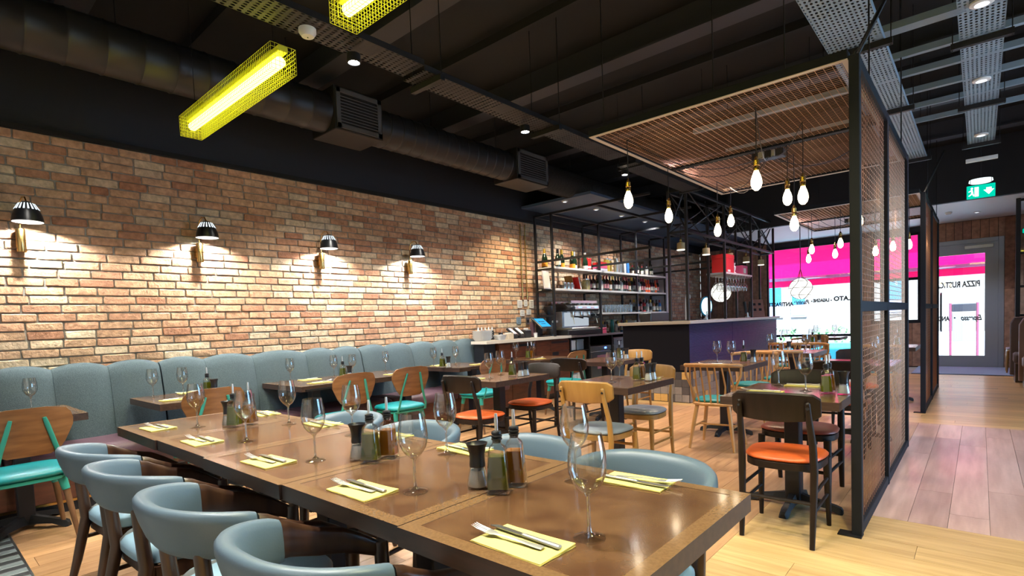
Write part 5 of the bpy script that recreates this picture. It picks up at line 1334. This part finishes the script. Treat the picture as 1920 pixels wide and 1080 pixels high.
    W = [bottle('wine_bottle', wine, .225, (.05, .13), [g, c_, l_]) for g, c_, l_ in ((dg, blk, lp), (db, foil, lr), (db, blk, lp), (dg, foil, lr), (dg, gold, lk))]
    SPT = [bottle('spirit_bottle', spirit, .21, (.04, .12), [g, c_, l_]) for g, c_, l_ in ((cl, blk, lp), (br, blk, lp), (bb, foil, lp), (rd, blk, lk), (cl, gold, lk), (dg, blk, lp))]
    OG = bottle('spirit_bottle', spirit, .21, (.06, .11), [og, og, lp]); MN = bottle('mini_bottle', mini, .17, (.03, .10), [dg, foil, lp])
    CH = [bottle('champagne_bottle', champ, .22, (.05, .12), [dg, blk, lp]), bottle('champagne_bottle', champ, .22, (.02, .09), [dg, gold, lo]), bottle('champagne_bottle', champ, .22, (.02, .08), [dg, M['steel'], lp])]
    def put(me, x, y, z, label, cat, group=None, sc=1):
        o = link(me.name.split('.')[0], me, None, (x, y, z)); o.rotation_euler = (0, 0, RND.uniform(-.6, .6)); o.scale = (sc, sc, sc*RND.uniform(.97, 1.03)); return tag(o, label, cat, group)
    for k, (me, y, x, l) in enumerate(((CH[1], 7.0+.14, -5.45, 'green champagne bottle half hidden by the first rack post on the top shelf'), (CH[0], 7.36, -5.34, 'champagne bottle with white label on the top shelf, nearest the wall lamps'), (CH[1], 7.50, -5.36, 'champagne bottle with orange label beside the white-labelled one on the top shelf'),
                                       (CH[1], 7.80, -5.35, 'second champagne bottle with orange label on the top shelf'), (CH[2], 7.93, -5.40, 'champagne bottle with silver neck on the top shelf'), (CH[2], 8.17, -5.33, 'champagne bottle in front of the red buckets on the top shelf'))):
        put(me, x, y, 2.165, l, 'bottle', 'champagne bottles on the top shelf')
    for k, y in enumerate((8.27, 8.38)):
        b = thing('ice_bucket', ['red ice bucket on the top shelf before the second post, nearer one', 'red ice bucket on the top shelf before the second post, farther one'][k], 'bucket', (-5.4, y, 2.165))
        MB().lathe([(.001, 0), (.05, 0), (.062, .22), (.066, .225), (.064, .23), (.056, .22), (.045, .01), (.001, .01)], 20, cap=False).build('bucket', 'red', b); MB().lathe([(.0535, .05), (.0555, .09)], 20, cap=False).build('band', 'paper', b)
    b = thing('gift_tin', 'stack of pink and red tins on the top shelf after the second post', 'tin', (-5.36, 8.72, 2.165))
    for k in range(3): MB().span((-.09, -.12+.004*k, .002+k*.06), (.09, .12-.01*k, .055+k*.06), bev=.004).build('tin', ('pale', 'pink', 'red')[k], b, smooth=False)
    def jar(l, y, x, z, r_, h_, fill, lid, cat='jar'):
        j = thing('storage_jar', l, cat, (x, y, z))
        MB().lathe([(.001, 0), (r_, 0), (r_*1.03, .01), (r_*1.03, h_*.8), (r_*.8, h_*.9), (r_*.8, h_)], 22).build('jar_body', fill, j); MB().lathe([(r_*.85, h_*.93), (r_*.88, h_*1.03), (.001, h_*1.04)], 20, cap=False).build('lid', lid, j); return j
    jar('tall jar of yellow pasta on the top shelf', 8.96, -5.36, 2.165, .06, .26, mat('yellow_pasta', (.62, .48, .05), .5, c2=(.5, .34, .03), scale=(30, 30, 6)), 'steel')
    jar('tall amber jar on the top shelf beside the yellow one', 9.13, -5.4, 2.165, .05, .26, mat('amber_jar', (.30, .2, .06), .2), 'steel')
    jar('steel cocktail shaker on the top shelf, the taller one', 9.32, -5.36, 2.165, .045, .28, 'steel', 'steel', 'shaker'); jar('steel cocktail shaker on the top shelf, the shorter one', 9.47, -5.36, 2.165, .045, .22, 'brushed', 'steel', 'shaker')
    jar('slim white canister on the top shelf', 9.59, -5.34, 2.165, .035, .24, 'white', 'blackplastic'); jar('blue and pink canister on the top shelf', 9.72, -5.34, 2.165, .038, .25, bb, lo)
    for k in range(9): put((MN, SPT[5], SPT[0])[k % 3], -5.36+.05*(k % 2), 9.96+k*.105, 2.165, 'small bottle on the top shelf in the last bay, %s from the post' % ORD[k], 'bottle', 'bottles on the top shelf', .92)
    # middle shelf
    m_ = thing('menu_card', 'framed pale card leaning at the end of the middle shelf', 'card', (-5.30, 6.97, 1.80)); rx = Matrix.Rotation(-.12, 4, 'Y')
    MB().box((0, 0, .15), (.012, .18, .3), rot=rx, bev=.002).build('frame', 'pale', m_, smooth=False); MB().box((.007, 0, .15), (.004, .15, .26), rot=rx).build('card', 'paper', m_, smooth=False)
    MB().span((-.04, -.08, -.02), (.03, .085, .003)).build('ledge', 'black', m_, smooth=False)
    p = thing('potted_plant', 'little green plant in a terracotta pot on the middle shelf', 'plant', (-5.42, 7.14, 1.81)); MB().lathe([(.001, 0), (.035, 0), (.05, .1), (.055, .1), (.055, .115), (.045, .115), (.043, .1), (.001, .095)], 18, cap=False).build('pot', 'terracotta', p)
    mb = MB(); rg = random.Random(12)
    for k in range(70):
        a = rg.uniform(0, 6.3); e = rg.uniform(.3, 1.4); ln = rg.uniform(.05, .13); d1 = V((math.cos(a)*math.cos(e), math.sin(a)*math.cos(e), math.sin(e)))*ln; sd = d1.cross(V((0, 0, 1))).normalized()*.012; b0 = V((0, 0, .1))
        mb.face([b0, b0+d1*.6+sd, b0+d1, b0+d1*.6-sd])
    stuff(mb.build('leaves', 'leaf', p, smooth=False))
    for k, y in enumerate((7.27, 7.34)): 
        c_ = thing('cup', ['dark cup on saucer on the middle shelf beside the post', 'second dark cup on saucer on the middle shelf'][k], 'cup', (-5.3+.02*k, y+.03, 1.81)); MB().lathe([(.001, 0), (.05, .002), (.055, .01), (.001, .008)], 18).build('saucer', 'white', c_); MB().lathe([(.02, .01), (.035, .05), (.036, .06), (.033, .06), (.018, .015), (.001, .014)], 16, cap=False).build('bowl', 'walnut', c_)
    for k, y in enumerate((7.55, 7.66, 7.77)):
        c_ = thing('teapot', '%s small steel jug on the middle shelf before the red book' % ORD[k], 'jug', (-5.36, y, 1.81)); MB().lathe([(.001, 0), (.042, 0), (.046, .03), (.036, .09), (.03, .11), (.034, .125), (.001, .13)], 18).build('body', 'steel', c_); MB().tube([(0, .04, .1), (0, .075, .09), (0, .075, .05), (0, .044, .03)], .006, 6).build('handle', 'steel', c_)
    b = thing('book', 'red book leaning on the middle shelf', 'book', (-5.38, 7.93, 1.81)); rb = Matrix.Rotation(.35, 4, 'X')
    MB().box((0, .0, .12), (.17, .035, .22), rot=rb, bev=.002).build('cover', 'red', b, smooth=False); MB().box((.004, 0, .12), (.172, .028, .214), rot=rb).build('pages', 'paper', b, smooth=False)
    b = thing('book', 'tan board behind the red book on the middle shelf', 'board', (-5.47, 7.86, 1.81)); MB().box((0, 0, .13), (.16, .02, .26), rot=Matrix.Rotation(.3, 4, 'X'), bev=.002).build('board', 'bistro_light', b, smooth=False)
    jar('round-bellied glass jar of preserves on the middle shelf', 8.22, -5.36, 1.81, .075, .20, mat('olive_preserve', (.40, .36, .16), .3, c2=(.25, .2, .08), scale=(25, 25, 25)), 'steel')
    n = 24
    for k in range(n):
        y = 8.55+k*.105
        if abs(y-9.87) < .03: y += .04
        bay = 'second' if y < 9.87 else 'third'
        me = OG if k in (18, 19, 22) else (W+SPT[:2])[k*5 % 7]
        put(me, -5.31, y, 1.81, ('orange aperitif bottle' if me is OG else 'dark wine bottle')+', front row of the middle shelf, %s from the second post' % ORD[k], 'bottle', 'bottles on the middle shelf')
    for k in range(21):
        y = 8.60+k*.115
        put(W[k*3 % 5], -5.44, y, 1.81, 'dark wine bottle, rear row of the middle shelf, %s from the second post' % ORD[k], 'bottle', 'bottles on the middle shelf')
    for k in range(3): put(W[k], -5.42+.05*k, 8.34+k*.035, 1.81, '%s dark bottle squeezed beside the preserve jar on the middle shelf' % ORD[k], 'bottle', 'bottles on the middle shelf', .95)
    # lower shelf: menus and tumblers, then spirits
    tb = MB().lathe([(.001, 0), (.03, 0), (.038, .15), (.036, .15), (.028, .006), (.001, .006)], 16, cap=False).mesh('tumbler', 'glass', ang=50)
    for k in range(5): o = MB().span((-.07, -.009, 0), (.07, .009, .17-.01*k)).build('menu', 'paper', smooth=False); o.location = (-5.36, 8.53+.028*k, 1.405); tag(o, 'upright white menu on the lower shelf, %s from the second post' % ORD[k], 'menu', 'menus on the lower shelf')
    for k in range(20): put(tb, -5.30 if k % 2 else -5.41, 8.76+k*.053, 1.405, 'tall clear tumbler on the lower shelf, %s from the menus' % ORD[k], 'glass', 'tumblers on the lower shelf')
    for k in range(16): put((SPT+[W[1]])[k*2 % 7], -5.31 if k % 2 else -5.43, 9.97+k*.072, 1.405, 'spirit bottle on the lower shelf in the last bay, %s from the post' % ORD[k], 'bottle', 'spirits on the lower shelf', .95)
    # standing on the steel bench
    bz = 1.02
    b = thing('paper_stack', 'stack of small white boxes under the lower shelf in the last bay', 'boxes', (-5.4, 10.05, bz))
    for k in range(4): MB().span((-.08, -.13, .005+k*.055), (.08, .13, .055+k*.055), bev=.003).build('box', 'paper', b, smooth=False)
    for k in range(6): put(tb, -5.36+.06*(k % 2), 10.35+k*.12, bz, 'tumbler standing under the lower shelf in the last bay, %s along' % ORD[k], 'glass', 'tumblers on the steel bench')
    for k in range(4): put(SPT[(k+1) % 6], -5.42+.04*(k % 2), 9.4+k*.1, bz, 'dark bottle standing on the steel bench behind the bar end, %s along' % ORD[k], 'bottle', 'bottles on the steel bench', .85)
    b = thing('pink_tub', 'pink square tub on the steel bench beside the coffee machine', 'tub', (-5.3, 8.55, bz)); MB().span((-.07, -.12, 0), (.07, .12, .10), bev=.006).build('tub', 'pink', b, smooth=False); MB().span((-.074, -.124, .085), (.074, .124, .105), bev=.004).build('rim', 'pink', b, smooth=False)
    jar('yellow jar on the steel bench', 8.98, -5.42, bz, .045, .15, lo, 'steel'); jar('teal and yellow spray can on the steel bench', 9.1, -5.36, bz, .035, .24, mat('teal_can', (.05, .38, .42), .35), 'tealmetal', 'can')
    for k, (y, me) in enumerate(((8.72, SPT[4]), (8.80, SPT[0]), (8.88, SPT[1]), (9.2, SPT[0]), (9.28, SPT[4]))): put(me, -5.34, y, bz, 'clear syrup bottle on the steel bench right of the coffee machine, %s along' % ORD[k], 'bottle', 'syrups on the steel bench', .8)
    b = thing('napkin_pile', 'pink napkins lying on the steel bench edge before the coffee machine', 'napkins', (-5.27, 7.85, bz)); 
    for k in range(3): MB().box((0, .01*k, .004+k*.007), (.1, .2, .006), rot=.1*k).build('napkin', 'pink', b, smooth=False)
    # coffee machine -----------------------------------------------
    e = thing('coffee_machine', 'big chrome espresso machine with black top and backlit body on the bench', 'coffee machine', (-5.42, 7.95, bz))
    MB().span((-.24, -.55, .0), (.22, .5, .10), bev=.012).build('base', 'blackplastic', e, smooth=False); MB().span((-.23, -.36, .10), (.18, .48, .135), bev=.01).build('drip_tray', 'steel', e, smooth=False)
    MB().span((-.24, -.36, .13), (-.02, .46, .44), bev=.02).build('body', mat('backlit_chrome', (.7, .78, .9), .22, .8), e, smooth=False)
    MB().span((-.02, -.32, .16), (-.015, .44, .40)).build('lit_panel', emit('white_led_panel', (.8, .9, 1), .55), e, smooth=False)
    MB().span((-.25, -.40, .42), (.20, .50, .52), bev=.03).build('head', 'blackplastic', e, smooth=False)
    MB().loft([[V((x_, -.52+.03*k, z_)) for x_, z_ in ((-.22, .44), (.16, .44), (.20, .48), (.14, .545), (-.2, .55))] for k in (0, 1, 6, 12)]).build('side_hood', 'blackplastic', e)
    MB().span((.16, -.3, .445), (.205, .46, .51), bev=.008).build('display_bar', 'steel', e, smooth=False)
    for y in (-.15, .12, .36): MB().box((.207, y, .48), (.004, .10, .02)).build('display', emit('blue_display', (.2, .35, 1), 3), e, smooth=False)
    for y in (-.18, .08, .32):
        g = MB().lathe([(.04, .42), (.045, .38), (.045, .33), (.03, .31), (.001, .31)], 18, (.06, y, 0)).build('group_head', 'steel', e); MB().tube([(.06, y, .325), (.17, y, .32), (.27, y+.01, .30)], [.014, .014, .018], 10).build('portafilter', 'blackplastic', g)
    for y in (-.3, .44): MB().tube([(.08, y, .42), (.14, y, .36), (.17, y+.01, .2)], .008, 8).build('steam_wand', 'steel', e)
    mb = MB(); mb.span((-.24, -.38, .555), (-.235, .46, .6)).span((.17, -.38, .555), (.175, .46, .60)); mb.build('cup_rail', 'steel', e, smooth=False)
    cp = MB().lathe([(.022, 0), (.036, .05), (.038, .058), (.034, .058), (.02, .006), (.001, .006)], 16, cap=False).mesh('espresso_cup', 'white', ang=50)
    for k in range(18): put(cp, -5.42+(-.12, .0, .12)[k % 3], 7.62+(k//3)*.135, bz+.522, 'white espresso cup on the coffee machine, %s row from the near end, %s' % (ORD[k//3], ('wall side', 'middle', 'room side')[k % 3]), 'cup', 'cups on the coffee machine')
    g = thing('coffee_grinder', 'black coffee grinder beside the espresso machine behind the rack post', 'grinder', (-5.45, 7.24, 1.03)); MB().lathe([(.09, 0), (.09, .03), (.07, .06), (.07, .3), (.09, .33), (.001, .34)], 20).build('body', 'blackplastic', g); MB().lathe([(.05, .34), (.10, .42), (.10, .50), (.001, .51)], 20).build('hopper', 'blackplastic', g); MB().span((.06, -.05, .22), (.13, .05, .26), bev=.01).build('chute', 'steel', g, smooth=False)
    # on the pale worktop --------------------------------------------
    z = 1.031
    b = thing('bowl_stack', 'stack of white square bowls at the end of the pale worktop', 'bowls', (-5.42, 5.56, z))
    def sqb(z0, r0, r1, h_): return MB().lathe([(.001, z0), (r0, z0), (r1, z0+h_), (r1-.006, z0+h_), (r0-.006, z0+.008), (.001, z0+.008)], 28, sq=6, cap=False)
    for k in range(4): sqb(.002+k*.03, .09, .125, .055).build('bowl', 'white', b, ang=50)
    b = thing('bowl', 'white square bowl in front of the bowl stack', 'bowl', (-5.28, 5.78, z)); sqb(.001, .055, .085, .075).build('body', 'white', b, ang=50); MB().lathe([(.04, 0), (.045, .004)], 20, sq=6).build('foot', 'white', b)
    for k in range(5):
        b = thing('sauce_bottle', 'dark sauce bottle with pale tip behind the bowls, %s along' % ORD[k], 'bottle', (-5.6, 5.66+k*.075, z), group='sauce bottles behind the bowls'); MB().lathe([(.001, 0), (.03, 0), (.03, .12), (.018, .15), (.001, .152)], 14).build('body', 'vinegar' if k % 2 else 'blackplastic', b); MB().lathe([(.012, .15), (.006, .19), (.003, .2)], 10).build('tip', 'white', b)
    b = thing('paper_box', 'cream napkin box on the pale worktop', 'box', (-5.33, 6.02, z)); MB().span((-.06, -.06, 0), (.06, .06, .09), bev=.004).build('box', mat('kraft_cream', (.55, .46, .34), .8), b, smooth=False); MB().span((-.03, -.045, .088), (.03, .045, .1)).build('napkins', 'paper', b, smooth=False)
    b = thing('cutlery_pot', 'small dark pot on the pale worktop between bowl and cream box', 'pot', (-5.38, 5.91, z)); MB().lathe([(.03, 0), (.035, .1), (.03, .1), (.026, .01), (.001, .01)], 16, cap=False).build('pot', 'blackplastic', b); MB().cyl((0, 0, .01), (.01, .02, .15), .004, n=6).build('pen', 'steel', b)
    for k, y in enumerate((6.2, 6.36)):
        b = thing('card_terminal', ['black card terminal with pale blue face on the pale worktop', 'black card terminal with white receipt on the pale worktop'][k], 'card machine', (-5.4, y, z)); ry = Matrix.Rotation(.6, 4, 'Y') @ Matrix.Rotation(.0, 4, 'Z')
        MB().span((-.09, -.05, 0), (.07, .05, .05), bev=.008).build('base', 'blackplastic', b, smooth=False); MB().box((-.01, 0, .10), (.2, .085, .035), rot=ry, bev=.008).build('handset', 'blackplastic', b, smooth=False); MB().box((.005, 0, .118), (.15, .06, .006), rot=ry).build('face', ('pale', 'paper')[k], b, smooth=False)
    b = thing('receipt_printer', 'black receipt printer on the pale worktop left of the till', 'printer', (-5.45, 6.56, z)); MB().span((-.09, -.08, 0), (.08, .08, .13), bev=.015).build('body', 'blackplastic', b, smooth=False); MB().box((.02, 0, .14), (.05, .06, .03), bev=.003).build('paper', 'paper', b, smooth=False)
    b = thing('cup', 'small white cup in front of the receipt printer', 'cup', (-5.30, 6.64, z)); MB().lathe([(.001, 0), (.026, 0), (.03, .075), (.027, .075), (.023, .006), (.001, .006)], 16, cap=False).build('body', 'white', b); MB().lathe([(.0305, .06), (.031, .07)], 16, cap=False).build('band', 'pale', b)
    b = thing('till', 'black touch-screen till with glowing blue screen on the pale worktop', 'till', (-5.42, 6.93, z)); r0 = Matrix.Rotation(.15, 4, 'Z') @ Matrix.Rotation(.72, 4, 'Y')
    MB().span((-.12, -.16, 0), (.10, .14, .018), bev=.006).build('base', 'blackplastic', b, smooth=False); MB().span((-.10, -.16, .015), (-.03, -.10, .24), bev=.006).build('printer_side', 'plum', b, smooth=False); MB().box((-.03, 0, .12), (.06, .12, .22), bev=.01).build('stand', 'blackplastic', b, smooth=False)
    c = V((.03, 0, .22)); MB().box(c, (.25, .36, .03), rot=r0, bev=.006).build('display', 'blackplastic', b, smooth=False); up = r0 @ V((0, 0, 1)); ex = r0 @ V((1, 0, 0)); ey = r0 @ V((0, 1, 0))
    s2 = MB().box(c+up*.016, (.20, .30, .004), rot=r0).build('screen', emit('blue_screen', (.05, .42, .80), 1.3), b, smooth=False)
    mb = MB()
    for k in range(5): mb.box(c+up*.019-ex*.02+ey*(-.09+k*.04), (.03, .022, .002), rot=r0)
    for k in range(3): mb.box(c+up*.019+ex*.03+ey*(-.06+k*.05), (.014, .035, .002), rot=r0)
    mb.build('screen_marks', mat('navy_marks', (.01, .06, .16), .5), s2, smooth=False)
    # papers and switches on the brick
    for k, (y, zz, a, h_, l) in enumerate(((6.81, 1.584, .12, .13, 'white notice on the brick wall above the till, top left'), (6.965, 1.60, .08, .11, 'narrow white notice on the brick wall above the till, top middle'), (7.12, 1.585, .11, .14, 'white notice on the brick wall above the till, top right'), (6.87, 1.434, .11, .1, 'white notice on the brick wall in the middle row'), (7.04, 1.45, .12, .09, 'white switch plate on the brick wall beside the rack'), (6.77, 1.31, .11, .11, 'grey notice low on the brick wall behind the receipt printer'))):
        o = thing('notice', l, 'notice', (WX+.012, y-.02, zz)); MB().span((0, -a/2, -h_/2), (.012, a/2, h_/2), bev=.002).build('plate', 'strut' if k == 5 else 'paper', o, smooth=False)
        mb = MB()
        for q_ in range(3): mb.box((.013, 0, h_*.25-q_*h_*.25), (.002, a*.6, h_*.05))
        mb.build('print', 'beamgrey', o, smooth=False)
    for k, y in enumerate((6.98, 7.12)): o = thing('wall_socket', ['steel socket low on the brick wall by the till', 'second steel socket low on the brick wall by the till'][k], 'socket', (WX+.012, y, 1.3)); MB().span((0, -.045, -.06), (.015, .045, .06), bev=.003).build('plate', 'brushed', o, smooth=False); MB().span((.014, -.02, -.03), (.022, .02, .02), bev=.002).build('plug', 'blackplastic', o, smooth=False)
    # conduits down the brick beside the rack
    for k, y in enumerate((6.86, 6.98)): tag(MB().cyl((WX+.03, y, 1.66), (WX+.03, y, 2.9), .011, n=10).build('conduit', 'brass'), ['brass conduit running down the brick wall beside the rack, left one', 'brass conduit running down the brick wall beside the rack, right one'][k], 'conduit', 'conduits by the rack')
backbar()

# ------------------------------------------------------------ right-hand booths and glazed partition
def booths():
    p = thing('glazed_partition', 'black framed glazed partition above the booth backs at the picture edge', 'partition', (.44, 12.30, 0))
    for x in (0, 1.4): MB().span((x, -.03, 1.045), (x+.06, .03, 3.0), bev=.004).build('post', 'iron', p, smooth=False)
    for z in (1.07, 1.55, 2.1, 2.97): MB().span((.06, -.025, z-.02), (1.4, .025, z+.02), bev=.003).build('rail', 'iron', p, smooth=False)
    for a, b in ((1.09, 1.53), (1.57, 2.08), (2.12, 2.95)): MB().span((.06, -.004, a), (1.4, .004, b)).build('pane', 'paneglass', p, smooth=False)
    MB().span((.1, -.012, 1.58), (1.3, -.008, 2.04)).build('chalk_panel', 'ink', p, smooth=False)
    ch = mat('chalk', (.6, .6, .62), .9); mb = MB()
    for k in range(4):
        pts = [V((.16+.09*k+.05*math.cos(u*3+k), -.014, 1.72+.04*k+.07*math.sin(u*2))) for u in [j*.5 for j in range(9)]]; mb.tube(pts, .004, 4)
    mb.build('chalk_scrawl', ch, p)
    c = curve = bpy.data.curves.new('lettering', 'FONT')
    bpy.data.curves.remove(c)
    for k, (x, y, m, l) in enumerate(((.38, 12.22, 'taupe', 'tall taupe booth back in front of the glazed partition'), (.45, 11.25, 'tan', 'tan padded booth bench end nearest us at the picture edge'))):
        b = thing('booth_seat', l, 'booth', (x, y, 0))
        mb = MB(); rings = []
        for q in (0, .02, .14, .16):
            d = .02 if q in (0, .16) else 0
            rings.append([V((.0+d, q, .08)), V((.0+d, q, 1.0-.06)), V((.05, q, 1.04-d)), V((1.5, q, 1.04-d)), V((1.5, q, .08))])
        mb.loft(rings).build('backrest', m, b, ang=50); mb = MB(); mb.span((.03, -.5, .3), (1.5, .0, .47), bev=.03, ).build('seat', m, b); MB().span((.05, -.45, 0), (1.5, .12, .3)).build('base', 'walnut', b, smooth=False)
    h = thing('wall_heater', 'small green lit strip on the glazed partition', 'light', (.52, 12.28, 2.42)); MB().span((0, -.012, 0), (.3, .0, .07), bev=.004).build('strip', emit('green_strip', (.0, .45, .3), 1.2), h, smooth=False); MB().span((-.01, -.004, -.01), (.31, .0, .08)).build('backing', 'iron', h, smooth=False)
booths()
